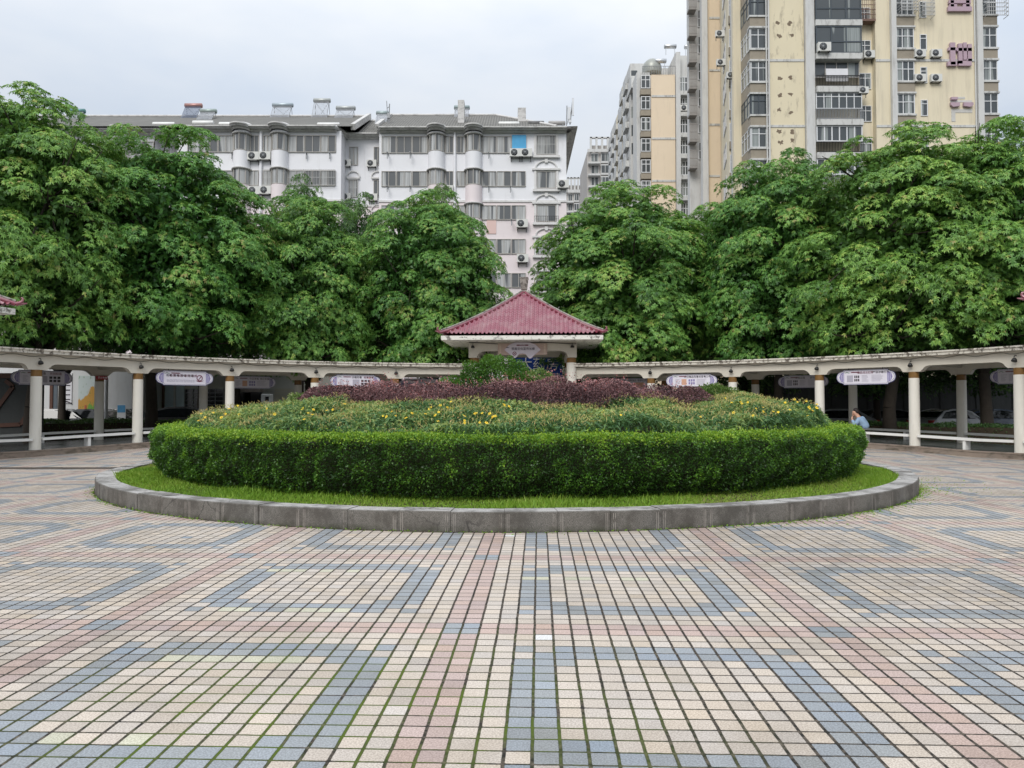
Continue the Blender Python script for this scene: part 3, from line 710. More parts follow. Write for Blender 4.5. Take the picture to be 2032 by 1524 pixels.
def sign(t, r, z, label, lines, art=0):
    x, y = ring(t, r)
    e = empty('hanging_sign', (x, y, z), -t, label, 'sign', 'hanging boards of the colonnade')
    link('board', board_me, e)
    yy = -.026
    hb = MB(); hb.prism([(-.52, .175), (-.49, .16), (-.22, .16), (-.17, .175), (-.22, .192), (-.49, .192)], yy - .002, yy, 0); hb.build('title_bar', m_mar, e)
    bd_ = MB(); bd_.path([(-.74, yy, .16), (-.66, yy, .185), (-.60, yy, .165), (-.56, yy, .16)], [.006, .012, .01, .003], 5); bd_.build('bird_mark', m_grn, e)
    for body, sz, tx, tz, mt in lines:
        o = link('lettering', text_mesh(body, sz, mt), e, (tx, yy, tz))
    rr = random.Random(int(t * 1000)); tl = MB()
    if art == 0:                                     # slogan with lines and a no-entry badge
        for k in range(3):
            xx = -.66
            while xx < .30:
                ln = rr.uniform(.05, .16); tl.box(xx, min(.34, xx + ln), yy - .001, yy + .004, -.075 - .035 * k, -.062 - .035 * k); xx += ln + .02
        bg_ = MB()
        for k in range(28):
            a0_, a1_ = 2 * math.pi * k / 28, 2 * math.pi * (k + 1) / 28
            ri, ro = .085, .115
            bg_.add([(.53 + ri * math.cos(a0_), yy, .01 + ri * math.sin(a0_)), (.53 + ro * math.cos(a0_), yy, .01 + ro * math.sin(a0_)), (.53 + ro * math.cos(a1_), yy, .01 + ro * math.sin(a1_)), (.53 + ri * math.cos(a1_), yy, .01 + ri * math.sin(a1_))], [(0, 1, 2, 3)])
        bg_.prism([(.46, -.07), (.48, -.085), (.61, .075), (.59, .09)], yy - .002, yy + .003)
        bg_.prism([(.38, -.075), (.44, -.115), (.53, -.135), (.62, -.115), (.69, -.07), (.62, -.09), (.53, -.105), (.44, -.09)], yy - .002, yy + .002); bg_.build('badge', m_mar, e)
    else:
        blocks = [(-.66, -.44), (-.40, -.20), (-.12, .16), (.22, .64)]
        for bi, (bx0, bx1) in enumerate(blocks):
            kind = (bi + art) % 4
            if kind == 0: q = MB(); q.box(bx0, bx1, yy, yy + .004, -.17, .07); q.build('picture', m_org if art % 2 else m_gry, e)
            elif kind == 1:
                q = MB()
                for a in range(2):
                    for c in range(3): q.box(bx0 + .01 + c * (bx1 - bx0) / 3, bx0 + (c + .8) * (bx1 - bx0) / 3, yy, yy + .004, -.15 + a * .12, -.06 + a * .12)
                q.build('picture', m_blk if art % 2 == 0 else m_prp, e)
            else:
                for k in range(6):
                    tl.box(bx0, bx1 - rr.uniform(0, .12), yy - .001, yy + .004, .055 - .042 * k, .068 - .042 * k)
    tl.build('small_print', m_gry, e)
    return e
tF = lambda side, k: ROT + side * (A0 + DA * (k + .5))
sl = []
for k, w_ in enumerate(('有毒', '贩毒', '种毒', '吸毒')):
    sl += [(w_, .105, -.585 + .262 * k, .085, m_blk), ('必' + '肃惩究戒'[k], .105, -.455 + .262 * k, .085, m_mar)]
sign(tF(-1, 2), 17.6, 2.665, 'lavender board with four slogans and a red badge, in a front left bay', sl, 0)
sign(tF(-1, 0), 17.6, 2.665, 'lavender board with columns of small print, hung behind the left end of the purple shrubs', [('识毒防毒', .105, .05, .155, m_blk), ('拒毒禁毒', .105, .55, .155, m_mar)], 2)
sign(ROT - (A0 + DA * 4 + .175), 17.6, 2.665, 'lavender board cut by the left edge of the picture', [('珍爱生命 远离毒品', .105, .25, .155, m_blk)], 1)
sign(tF(1, 0), 17.6, 2.665, 'lavender board above the leafy shrub at the right end of the purple shrubs', [('认识毒品危害', .1, .0, .155, m_blk), ('关爱青少年', .1, .55, .155, m_blk)], 3)
sign(tF(1, 2), 17.6, 2.665, 'lavender board with an orange picture, hung over the seated person', [('毒品违法犯罪', .095, .0, .155, m_mar), ('严惩涉毒行为', .095, .55, .155, m_blk)], 4)
sign(tF(-1, 3), 21.2, 2.665, 'dim lavender board on the back beam behind the leftmost near column', [('参与禁毒', .105, -.1, .155, m_blk), ('共创和谐', .105, .45, .155, m_mar)], 2)
sign(tF(-1, 1), 21.2, 2.665, 'dim lavender board on the back beam above the white kiosk', [('今日禁毒', .1, .1, .155, m_blk), ('明日幸福', .1, .55, .155, m_blk)], 3)
sign(ROT - .235, 21.2, 2.665, 'dim lavender board half hidden behind the round shrub left of the pavilion', [('无毒社区', .1, .1, .155, m_blk)], 1)
sign(ROT + .235, 21.2, 2.665, 'dim lavender board low behind the purple shrubs right of the pavilion', [('远离毒品', .1, .1, .155, m_blk), ('健康生活', .1, .55, .155, m_blk)], 1)
sign(tF(1, 1), 21.2, 2.665, 'dim lavender board with two rows of dark pictures on the right back beam', [('抗毒自强', .1, -.1, .155, m_blk), ('参与禁毒', .1, .5, .155, m_blk)], 4)
sign(tF(1, 3), 21.2, 2.665, 'dim lavender board on the back beam behind the rightmost column', [('学法懂法', .1, .1, .155, m_blk), ('守法用法', .1, .55, .155, m_blk)], 2)
# small red plate on a back column
x, y = ring(tsL[3], 21.0)
e = empty('red_plate', (x, y, 2.70), -tsL[3], 'small red direction plate on a back column of the left colonnade', 'sign')
q = MB(); q.box(-.21, .21, -.04, -.01, -.05, .09); q.build('plate', pm('red_plate_paint', (.36, .03, .04), .5), e)
link('lettering', text_mesh('禁止吸烟', .085, m_wht), e, (.02, -.042, .02))

# ================================================================ pavilions
m, n, b = nodes('maroon_glazed_tiles')
c = mixc(n, noise(n, 3, 5), (.17, .014, .038), (.27, .034, .068)); c = mixc(n, ramp(n, noise(n, 1.7, 7, rough=.7), .46, .68, 0, .62), c, (.33, .20, .20))
n.links.new(c, b.inputs['Base Color']); b.inputs['Roughness'].default_value = .3; b.inputs['Specular IOR Level'].default_value = .5
b.inputs['Coat Weight'].default_value = 1; b.inputs['Coat Roughness'].default_value = .10; b.inputs['Coat IOR'].default_value = 1.6
m_tile = m
E_H, E_Z, APX = 3.36, 4.55, 6.78
def roof_z(v): return E_Z + .02 + (APX - E_Z) * (v * .80 + .20 * v * v)
def roof_side():
    nc, nr = 37, 18; per = 8; sub = 3
    xs = np.linspace(-E_H, E_H, nc * per + 1)
    vv = []; saw = []
    for r in range(nr):
        for s_ in (0.02, .5, .98): vv.append((r + s_) / nr); saw.append(.055 * (1 - s_))
    vv = np.array(vv); saw = np.array(saw)
    ph = (xs / (2 * E_H) * nc) % 1.0
    barrel = np.where(np.abs(ph - .5) < .17, np.sqrt(np.clip(1 - ((ph - .5) / .17) ** 2, 0, 1)) * .07, .03 * np.cos(np.pi * (1 - 2 * np.abs(ph - .5)) / .66 * .5) * -1 + .03)
    V = np.zeros((len(vv), len(xs), 3))
    for i, (v, s_) in enumerate(zip(vv, saw)):
        hw = E_H * (1 - v)
        up = .05 * np.clip((np.abs(xs) / E_H - .75) / .25, 0, 1) ** 2 * (1 - v) ** 6
        V[i, :, 0] = np.clip(xs, -hw, hw); V[i, :, 1] = -hw
        V[i, :, 2] = roof_z(v) + np.where(np.abs(xs) <= hw, barrel, 0) + s_ + up
    nx = len(xs); Q = []
    for i in range(len(vv) - 1):
        x0_ = np.arange(nx - 1); mx_ = np.minimum(np.abs(xs[:-1]), np.abs(xs[1:])); okc = mx_ <= E_H * (1 - vv[i]) + 1e-6
        a = i * nx + x0_[okc]; Q.append(np.stack([a, a + 1, a + nx + 1, a + nx], 1))
    return V.reshape(-1, 3), np.concatenate(Q)
V1, Q1 = roof_side(); Vs = []; Qs = []
for k in range(4):
    a = k * math.pi / 2; Rm = np.array([[math.cos(a), -math.sin(a), 0], [math.sin(a), math.cos(a), 0], [0, 0, 1]])
    Vs.append(V1 @ Rm.T); Qs.append(Q1 + k * len(V1))
roof_me = np_mesh('roof', np.concatenate(Vs), np.concatenate(Qs), m_tile)
def pavilion(t, label, signboard=False):
    x, y = ring(t, PC)
    e = empty('pavilion', (x, y, 0), -t, label, 'pavilion', 'square pavilions with maroon roofs')
    q = MB(); q.box(-2.6, 2.6, -2.1, 2.6, 0, FZ + .40); q.build('floor', M['floor'], e)
    for sx in (-1, 1):
        for sy in (-1, 1):
            c = link('column', colb_me, e, (sx * 2.09, sy * 2.09, FZ + .012)); link('capital_band', bandb_me, c, (0, 0, 3.268))
    # four beams with arched undersides
    half = 2.31
    def poly(h0):
        p = [(-h0, 4.372), (-h0, 3.70), (-h0 + .52, 3.70)]
        for i in range(9):
            a = i / 8 * math.pi / 2; p.append((-h0 + .52 + .34 * math.sin(a) ** 1, 3.70 + .29 * (1 - math.cos(a))))
        for i in range(9):
            a = (8 - i) / 8 * math.pi / 2; p.append((h0 - .52 - .34 * math.sin(a), 3.70 + .29 * (1 - math.cos(a))))
        return p + [(h0 - .52, 3.70), (h0, 3.70), (h0, 4.372)]
    def poly2(h0):
        p = [(-h0, 4.372), (-h0, 3.70), (-h0 + .36, 3.70)]
        for i in range(1, 9):
            a = i / 8 * math.pi / 2; p.append((-h0 + .36 + .36 * (1 - math.cos(a)), 3.70 + .29 * math.sin(a)))
        for i in range(9):
            a = (8 - i) / 8 * math.pi / 2; p.append((h0 - .36 - .36 * (1 - math.cos(a)), 3.70 + .29 * math.sin(a)))
        return p + [(h0, 3.70), (h0, 4.372)]
    for k in range(4):
        q = MB(); q.M = Matrix.Rotation(k * math.pi / 2, 4, 'Z')
        q.prism(poly2(half if k % 2 == 0 else half - .44), -2.30, -1.88); q.build('beam', M['cream_beam'], e)
    q = MB(); q.box(-E_H, E_H, -E_H, E_H, 4.375, 4.55); q.build('eave_slab', M['pfascia'], e)
    link('roof', roof_me, e)
    hp = MB()
    for k in range(4):
        hp.M = Matrix.Rotation(k * math.pi / 2, 4, 'Z')
        pts = [(s_ * E_H * (1 - v) , -E_H * (1 - v), roof_z(v) + .07 + .05 * (1 - v) ** 6) for s_ in (1,) for v in np.linspace(0, .985, 14)]
        hp.path(pts, .075, 8)
        hp.path([(p[0], p[1], p[2] + .085) for p in pts], .045, 6, 1)
        c0 = Vector(pts[0]); d = Vector((1, -1, 0)).normalized()
        hp.path([c0, c0 + d * .10 + Vector((0, 0, .03)), c0 + d * .18 + Vector((0, 0, .10)), c0 + d * .19 + Vector((0, 0, .18)), c0 + d * .13 + Vector((0, 0, .20))], [.075, .06, .045, .035, .025], 7)
        hp.path([c0 + d * .1, c0 + d * .3 + Vector((0, 0, .04))], [.05, .015], 6)
    hp.build('hip_ridge', [m_tile, M['stone']], e)
    q = MB(); q.lathe([(.16, 0), (.17, .06), (.13, .10), (.13, .22), (.17, .24), (.20, .27), (.27, .72), (.285, .74), (.285, .80), (.2, .81)], (0, 0, APX - .07), n=4, smooth=False, rot=math.pi / 4); q.build('finial', M['stone'], e)
    pts = [(xx, -2.33, 4.31 + .035 * math.sin(xx * 2.1)) for xx in np.linspace(-2.3, 2.3, 20)]
    q = MB(); q.path(pts, .014, 5); q.build('cable', M['black'], e)
    for sx in (-1, 1):
        h_ = link('lamp_head', flh, e, (sx * 2.12, -2.40, 4.17)); link('bracket', flb, e, (sx * 2.12, -2.40, 4.17))
    return e
pav = pavilion(ROT, 'central square pavilion with a maroon tiled pyramid roof behind the planter')
pavilion(TL, 'maroon roofed pavilion whose eave corner shows at the left edge')
pavilion(TR, 'maroon roofed pavilion of which only a curled roof tip shows at the right edge')
# fan shaped board on the pavilion
x, y = ring(ROT, PC - 2.30); 
e = empty('pavilion_sign', (x, y, 4.03), -ROT, 'beige board with a pale lettered fan shape on the central pavilion front beam', 'sign')
q = MB(); q.box(-1.05, 1.05, -.05, -.02, -.22, .27); q.build('backing', pm('beige_board', (.50, .37, .31), .5, .12, 5), e)
fan = [(-.32, .30), (.32, .30), (.56, .20), (.76, -.01), (.46, -.26), (.36, -.36), (.27, -.36), (.22, -.30), (.14, -.185), (0, -.16), (-.14, -.185), (-.24, -.30), (-.32, -.36), (-.42, -.28), (-.76, -.01), (-.56, .20)][::-1]
q = MB(); q.prism([(a * 1.03, c * 1.04) for a, c in fan], -.066, -.052, 0); q.prism(fan, -.074, -.067, 1); q.build('fan', [pm('pink_edge', (.62, .50, .58), .5), pm('pale_fan', (.66, .61, .68), .45)], e)
link('lettering', text_mesh('禁毒文化宣传长廊', .125, m_blk, .003), e, (.03, -.079, .03))
q = MB(); q.prism([(-.26, .19), (-.235, .165), (.235, .165), (.26, .19), (.235, .215), (-.235, .215)], -.080, -.075); q.build('title_bar', m_mar, e)
link('lettering', text_mesh('禁毒宣传教育', .04, m_wht), e, (0, -.083, .19))
q = MB()
for k in range(24):
    a0_, a1_ = 2 * math.pi * k / 24, 2 * math.pi * (k + 1) / 24
    q.add([(-.34 + r_ * math.cos(a_), -.0765, -.165 + r_ * math.sin(a_)) for r_, a_ in ((.055, a0_), (.085, a0_), (.085, a1_), (.055, a1_))], [(0, 1, 2, 3)])
q.box(-.37, -.31, -.079, -.0755, -.185, -.15); q.build('badge', m_mar, e)
q = MB(); q.path([(-.70, -.078, .08), (-.64, -.078, .10), (-.56, -.078, .085)], [.008, .016, .004], 5); q.build('bird_mark', m_blk, e)
for sx in (-1, 1):
    q = MB()
    for k in range(7): q.box(sx * .95 - .035, sx * .95 + .035, -.054, -.0505, -.19 + k * .062, -.15 + k * .062)
    q.build('fretwork', pm('fret_print', (.62, .52, .42), .5), e)

# ================================================================ seated person
def skin_mesh(name, pts, edges, rad, mats, sub=2):
    me = bpy.data.meshes.new(name + '_cage'); me.from_pydata(pts, edges, []); me.update()
    o = bpy.data.objects.new(name + '_cage', me); COL.objects.link(o)
    sk = o.modifiers.new('skin', 'SKIN'); ss = o.modifiers.new('sub', 'SUBSURF'); ss.levels = sub; ss.render_levels = sub
    for i, r in enumerate(rad):
        r = r if isinstance(r, tuple) else (r, r)
        me.skin_vertices[0].data[i].radius = r; me.skin_vertices[0].data[i].use_root = (i == 0)
    dg = bpy.context.evaluated_depsgraph_get(); out_ = bpy.data.meshes.new_from_object(o.evaluated_get(dg)); out_.name = name
    bpy.data.objects.remove(o)
    out_.materials.clear(); out_.materials.append(mats)
    for p in out_.polygons: p.use_smooth = True
    return out_
tp_ = tsR[2] + (tsR[3] - tsR[2]) * .48
x, y = ring(tp_, 17.62)
# local frame: -x = facing (picture left), z up, origin on the seat
pe = empty('person', (x, y, FZ + .375 + rise(tp_)), -tp_ + R_(6), 'person in a pale blue denim jacket sitting hunched on the right colonnade bench', 'person')
pe.scale = (1.1, 1.1, 1.1)
# bare body (head, neck, hands, legs) as one mesh
pts = [(0, 0, .10), (-.05, 0, .28), (-.15, 0, .43), (-.20, 0, .50), (-.265, 0, .565), (-.30, 0, .63), (-.295, 0, .69),
       (-.14, -.10, .09), (-.44, -.11, .11), (-.46, -.11, -.22), (-.47, -.11, -.50), (-.60, -.12, -.54),
       (-.14, .10, .09), (-.42, .12, .12), (-.40, .12, -.22), (-.40, .12, -.50), (-.53, .13, -.54),
       (-.12, -.17, .40), (-.24, -.20, .20), (-.36, -.10, .42), (-.35, -.07, .50),
       (-.12, .17, .40), (-.26, .20, .19), (-.40, .10, .38), (-.37, .06, .48)]
ed = [(0, 1), (1, 2), (2, 3), (3, 4), (4, 5), (5, 6), (0, 7), (7, 8), (8, 9), (9, 10), (10, 11), (0, 12), (12, 13), (13, 14), (14, 15), (15, 16),
      (2, 17), (17, 18), (18, 19), (19, 20), (2, 21), (21, 22), (22, 23), (23, 24)]
rad = [(.095, .075), (.09, .075), (.09, .07), .055, .085, .10, .075, .085, .062, .05, .035, .03, .085, .062, .05, .035, .03,
       .055, .042, .03, .028, .055, .042, .03, .028]
link('body', skin_mesh('person_body', pts, ed, rad, M['skin']), pe)
pts = [(.02, 0, .08), (.0, 0, .22), (-.06, 0, .36), (-.14, 0, .455), (-.12, -.17, .40), (-.235, -.21, .21), (-.345, -.11, .385), (-.12, .17, .40), (-.255, .21, .20), (-.385, .11, .35)]
ed = [(0, 1), (1, 2), (2, 3), (2, 4), (4, 5), (5, 6), (2, 7), (7, 8), (8, 9)]
jk = link('jacket', skin_mesh('person_jacket', pts, ed, [(.175, .16), (.165, .15), (.155, .14), .08, .085, .07, .05, .085, .07, .05], M['denim']), pe)
hd_ = skin_mesh('person_hood', [(-.10, 0, .50), (-.03, 0, .43), (.03, 0, .34)], [(0, 1), (1, 2)], [(.10, .05), (.11, .06), (.05, .04)], M['denim']); link('hood', hd_, jk)
pts = [(0, 0, .085), (-.14, -.10, .09), (-.44, -.11, .115), (-.46, -.11, -.22), (-.47, -.11, -.46), (-.14, .10, .09), (-.42, .12, .125), (-.40, .12, -.22), (-.40, .12, -.46)]
ed = [(0, 1), (1, 2), (2, 3), (3, 4), (0, 5), (5, 6), (6, 7), (7, 8)]
link('trousers', skin_mesh('person_trousers', pts, ed, [(.14, .11), .10, .08, .07, .06, .10, .08, .07, .06], M['trousers']), pe)
link('hair', skin_mesh('person_hair', [(-.20, 0, .58), (-.215, 0, .665), (-.28, 0, .73), (-.345, 0, .71)], [(0, 1), (1, 2), (2, 3)], [(.07, .06), (.095, .085), (.10, .075), (.07, .05)], M['hair']), pe)
sh = MB()
for sx, sy in ((-.57, -.12), (-.50, .13)): sh.M = Matrix.Translation((sx, sy, -.53)); sh.lathe([(.04, -.03), (.055, -.02), (.055, .01), (.03, .045)], n=12); sh.box(-.13, 0, -.045, .045, -.035, .015)
bevel(sh.build('shoe', M['black'], pe), .012)
# hands: palm with five fingers each, near the face
for sy, c in ((-1, Vector((-.355, -.07, .50))), (1, Vector((-.372, .06, .48)))):
    hm = [tuple(c), tuple(c + Vector((.015, 0, .05)))]; he = [(0, 1)]; hr = [.026, .03]
    for k in range(5):
        a = (k - 2) * .018; b0 = len(hm)
        if k == 4: p1, p2 = c + Vector((.035, -sy * .02, .03)), c + Vector((.05, -sy * .03, .055))
        else: p1, p2 = c + Vector((.02, a, .085)), c + Vector((.035, a * 1.1, .115 - abs(a) * .5))
        hm += [tuple(p1), tuple(p2)]; he += [(1 if k < 4 else 0, b0), (b0, b0 + 1)]; hr += [.010, .008]
    link('hand', skin_mesh('person_hand', hm, he, hr, M['skin']), pe)
# paper scrap on the paving
q = MB(); px_ = P(1808, 893, 27.6)
q.add([(-.12, -.05, .01), (.10, -.07, .02), (.13, .06, .05), (-.05, .05, .015)], [(0, 1, 2, 3)])
o = q.build('paper_scrap', pm('white_paper', (.8, .8, .8), .6), None, (px_.x, 27.0, .0)); tag(o, 'white scrap of paper lying on the paving at the foot of the right colonnade', 'litter')
so_ = o.modifiers.new('solid', 'SOLIDIFY'); so_.thickness = .004
# ================================================================ trees
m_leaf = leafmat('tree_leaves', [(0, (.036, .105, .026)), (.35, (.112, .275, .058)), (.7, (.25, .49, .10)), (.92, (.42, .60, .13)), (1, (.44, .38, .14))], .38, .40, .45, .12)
m_leaf2 = leafmat('dull_tree_leaves', [(0, (.030, .072, .028)), (.4, (.092, .19, .058)), (.8, (.20, .34, .10)), (1, (.28, .40, .14))], .28, .5, .3, .12)
def crown_arrays(seed, npad, ncl, nlf, big=.23, wide=.085, rad=4.4, zlo=3.6, zhi=13.4, padr=(.75, 1.35)):
    """pads of drooping leaf clusters spread over a dome; crown centred on the trunk"""
    g = np.random.default_rng(seed); AV = []; AL = []; centers = []
    zc = zlo + (zhi - zlo) * .40
    i = 0
    for q in range(npad):
        # even spread over the dome (golden spiral) with jitter
        f = (q + .5) / npad; ct = 1 - 1.72 * f; th = q * 2.39996 + g.normal(0, .25)
        st_ = math.sqrt(max(0, 1 - ct * ct)); rr = g.uniform(.80, 1.06) if g.random() < .86 else g.uniform(.45, .8)
        lob = 1 + .11 * math.sin(3 * th + seed) + .07 * math.sin(5 * th + 2.1 * seed)
        cx = rad * st_ * rr * math.cos(th) * lob; cy = rad * st_ * rr * math.sin(th) * lob
        cz = zc + ct * rr * ((zhi - zc) if ct > 0 else (zc - zlo))
        centers.append((cx, cy, cz))
        out_ = np.array([math.cos(th) * st_, math.sin(th) * st_, .9 * max(ct, -.1) + .35]); out_ /= np.linalg.norm(out_)
        pr = g.uniform(*padr) * (1.0 if ct > -.2 else .85)
        # frame of the pad
        nrm = out_ * .72 + np.array([0, 0, .58]); nrm /= np.linalg.norm(nrm)
        t1 = np.cross(nrm, [0, 1, .2]); t1 /= np.linalg.norm(t1); t2 = np.cross(nrm, t1)
        n = int(ncl * pr * pr)
        r = pr * np.sqrt(g.random(n)); a = g.uniform(0, 6.283, n)
        r = r * (1 + .2 * np.sin(3 * a + q))
        dome = .38 * pr * (1 - (r / pr) ** 2) - g.exponential(.10, n)
        C = np.array([cx, cy, cz]) + t1 * (r * np.cos(a))[:, None] + t2 * (r * np.sin(a))[:, None] + nrm * dome[:, None]
        ax = unit(nrm + (t1 * np.cos(a)[:, None] + t2 * np.sin(a)[:, None]) * (r / pr)[:, None] * .7 + g.normal(0, .18, (n, 3)))
        b1 = unit(np.cross(ax, np.array([.3, .9, .1]))); b2 = np.cross(ax, b1)
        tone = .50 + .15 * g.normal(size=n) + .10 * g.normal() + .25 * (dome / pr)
        young = g.random(n) < .035
        for k in range(nlf):
            aa = 6.283 * k / nlf + g.normal(0, .25, n)
            dr_ = g.uniform(.15, .75, n)
            D = unit(b1 * np.cos(aa)[:, None] + b2 * np.sin(aa)[:, None] + ax * (.35 - dr_)[:, None])
            S = unit(np.cross(D, ax) + g.normal(0, .25, (n, 3)))
            ll = big * g.uniform(.7, 1.25, n)
            V, Q = leaf_arrays(C, D, ll, wide * g.uniform(.8, 1.2, n), .28, S)
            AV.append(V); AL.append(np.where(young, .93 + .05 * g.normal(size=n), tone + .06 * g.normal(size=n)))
    # loose inner leaves
    n = int(npad * ncl * .16); u = unit(g.normal(size=(n, 3))); rr = .84 * g.random(n) ** .42
    C = u * rr[:, None] * np.array([rad, rad, (zhi - zlo) * .5]) + np.array([0, 0, (zlo + zhi) / 2])
    for k in range(4):
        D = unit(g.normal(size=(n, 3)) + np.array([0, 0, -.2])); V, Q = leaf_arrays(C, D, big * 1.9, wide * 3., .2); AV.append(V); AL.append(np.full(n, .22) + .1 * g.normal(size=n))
    V = np.concatenate(AV); lc = np.clip(np.concatenate(AL), 0, 1)
    return V, lc, centers
def trunk_mesh(seed, centers, zlo, zhi, r0=.24):
    g = random.Random(seed); mb = MB(); zs = zlo - .6
    pts = [Vector((0, 0, -.05)), Vector((g.uniform(-.08, .08), g.uniform(-.08, .08), zs * .5)), Vector((g.uniform(-.15, .15), g.uniform(-.15, .15), zs))]
    mb.path(pts, [r0 * 1.25, r0, r0 * .9], 10)
    limbs = []
    for k in range(6):
        a = k * 1.047 + g.uniform(-.3, .3); L_ = g.uniform(.45, .6)
        p1 = pts[-1] + Vector((math.cos(a) * 1.1, math.sin(a) * 1.1, 1.7)); p2 = pts[-1] + Vector((math.cos(a) * 2.1, math.sin(a) * 2.1, (zhi - zs) * L_))
        mb.path([pts[-1], p1, p2], [r0 * .6, r0 * .42, r0 * .2], 7); limbs.append((p1, p2))
    top = pts[-1] + Vector((g.uniform(-.3, .3), g.uniform(-.3, .3), (zhi - zs) * .75)); mb.path([pts[-1], top], [r0 * .7, .05], 7); limbs.append((pts[-1].lerp(top, .4), top))
    for c in centers[::4]:
        c = Vector(c); best = min(limbs, key=lambda l: min((l[0] - c).length, (l[1] - c).length))
        s_ = best[1] if (best[1] - c).length < (best[0] - c).length else best[0]
        mid = s_.lerp(c, .55) + Vector((0, 0, -.25)); mb.path([s_, mid, c], [.05, .035, .012], 5)
    return mb.mesh('trunk', M['bark'])
VAR = []
for sd_, npad in ((101, 285), (102, 270), (103, 298)):
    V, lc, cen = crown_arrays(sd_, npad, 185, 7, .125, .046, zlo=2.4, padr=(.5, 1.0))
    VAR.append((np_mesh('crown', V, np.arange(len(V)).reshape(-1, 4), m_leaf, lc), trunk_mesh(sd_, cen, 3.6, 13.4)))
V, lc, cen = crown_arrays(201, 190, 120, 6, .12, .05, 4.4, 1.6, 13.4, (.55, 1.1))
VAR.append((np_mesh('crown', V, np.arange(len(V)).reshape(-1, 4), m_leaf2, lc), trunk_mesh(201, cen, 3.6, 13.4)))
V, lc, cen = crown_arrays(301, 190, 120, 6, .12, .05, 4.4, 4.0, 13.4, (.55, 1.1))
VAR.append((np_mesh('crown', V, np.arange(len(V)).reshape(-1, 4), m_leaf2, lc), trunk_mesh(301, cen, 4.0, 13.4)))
EXT = []
for cm, tm_ in VAR:
    co = np.empty(len(cm.vertices) * 3, dtype=np.float32); cm.vertices.foreach_get('co', co); co = co.reshape(-1, 3)
    EXT.append((float(np.percentile(np.hypot(co[:, 0], co[:, 1]), 95)), float(np.percentile(co[:, 2], 99.7))))
def tree(label, px, Z, r, pytop, var, rz, pxt=None, cat='tree', group='trees round the square', name='broadleaf_tree'):
    X = P(px, 700, Z).x; top = P(px, pytop, Z).z
    e = empty(name, (X, Z, 0), rz, label, cat, group); s_ = r / EXT[var][0]; e.scale = (s_, s_, top / EXT[var][1])
    link('crown', VAR[var][0], e); t_ = link('trunk', VAR[var][1], e)
    if pxt is not None:
        off = Matrix.Rotation(-rz, 3, 'Z') @ Vector((P(pxt, 800, Z).x - X, 0, 0)) / s_; t_.location = off
    return e
tree('tallest tree at the left edge, its bright crown rising above the roof line', 30, 30, 4.6, 182, 0, .4, 62)
tree('broad tree second from the left, covering the left end of the white apartment block', 325, 34, 5.0, 264, 1, 1.9, 302)
tree('narrower tree third from the left, in front of the round bays of the white block', 612, 37, 3.5, 394, 2, .9)
tree('tree left of the pavilion roof, in front of the white block', 858, 38.5, 3.9, 388, 0, 3.4)
tree('tree right of the pavilion roof, below the beige towers', 1240, 39, 5.0, 368, 1, 4.6)
tree('flat topped tree second to the right of the pavilion roof', 1535, 37.5, 4.5, 322, 2, 2.7, 1548)
tree('large spreading tree in front of the big wall characters', 1800, 34, 5.1, 262, 0, 5.3, 1765)
tree('tallest tree at the right edge of the picture', 2005, 33, 4.7, 252, 1, .2, 1960)
tree('darker tree behind the tall tree at the right edge', 2070, 41, 4.5, 246, 3, .7)
for i, (px, Z, r, top, lab) in enumerate(((600, 50, 2.6, 356, 'dull green tree top showing just above the third tree from the left'), (705, 50, 2.7, 388, 'dull green tree top filling the dip between the third and fourth trees from the left'),
        (868, 51, 2.5, 366, 'dull green tree top showing above the tree left of the pavilion roof'), (470, 49, 4.6, 420, 'dull green tree behind the second tree from the left'),
        (205, 47, 5., 290, 'dull green tree in the gap behind the two leftmost trees'), (1330, 50, 5, 420, 'dull green tree behind the tree right of the pavilion roof'),
        (1640, 50, 5, 380, 'dull green tree in the gap behind the flat topped tree'), (1860, 48, 5, 330, 'dull green tree behind the large spreading tree on the right'), (780, 46, 4, 520, 'low dull green tree behind the trees left of the pavilion'), (1190, 47, 3.4, 560, 'low dull green tree behind the right slope of the pavilion roof'), (125, 40, 3.6, 430, 'low dull green tree behind the tallest tree at the left edge'), (400, 44, 3.8, 470, 'low dull green tree behind the second tree from the left'), (1480, 44, 3.6, 520, 'low dull green tree behind the flat topped tree'), (1740, 42, 3.6, 500, 'low dull green tree behind the large spreading tree'), (1960, 40, 3.6, 480, 'low dull green tree behind the tallest tree at the right edge'))):
    tree(lab, px, Z, r, top, 4 if px < 1000 else 3, i * 1.3, name='background_tree', group='trees behind the first row')

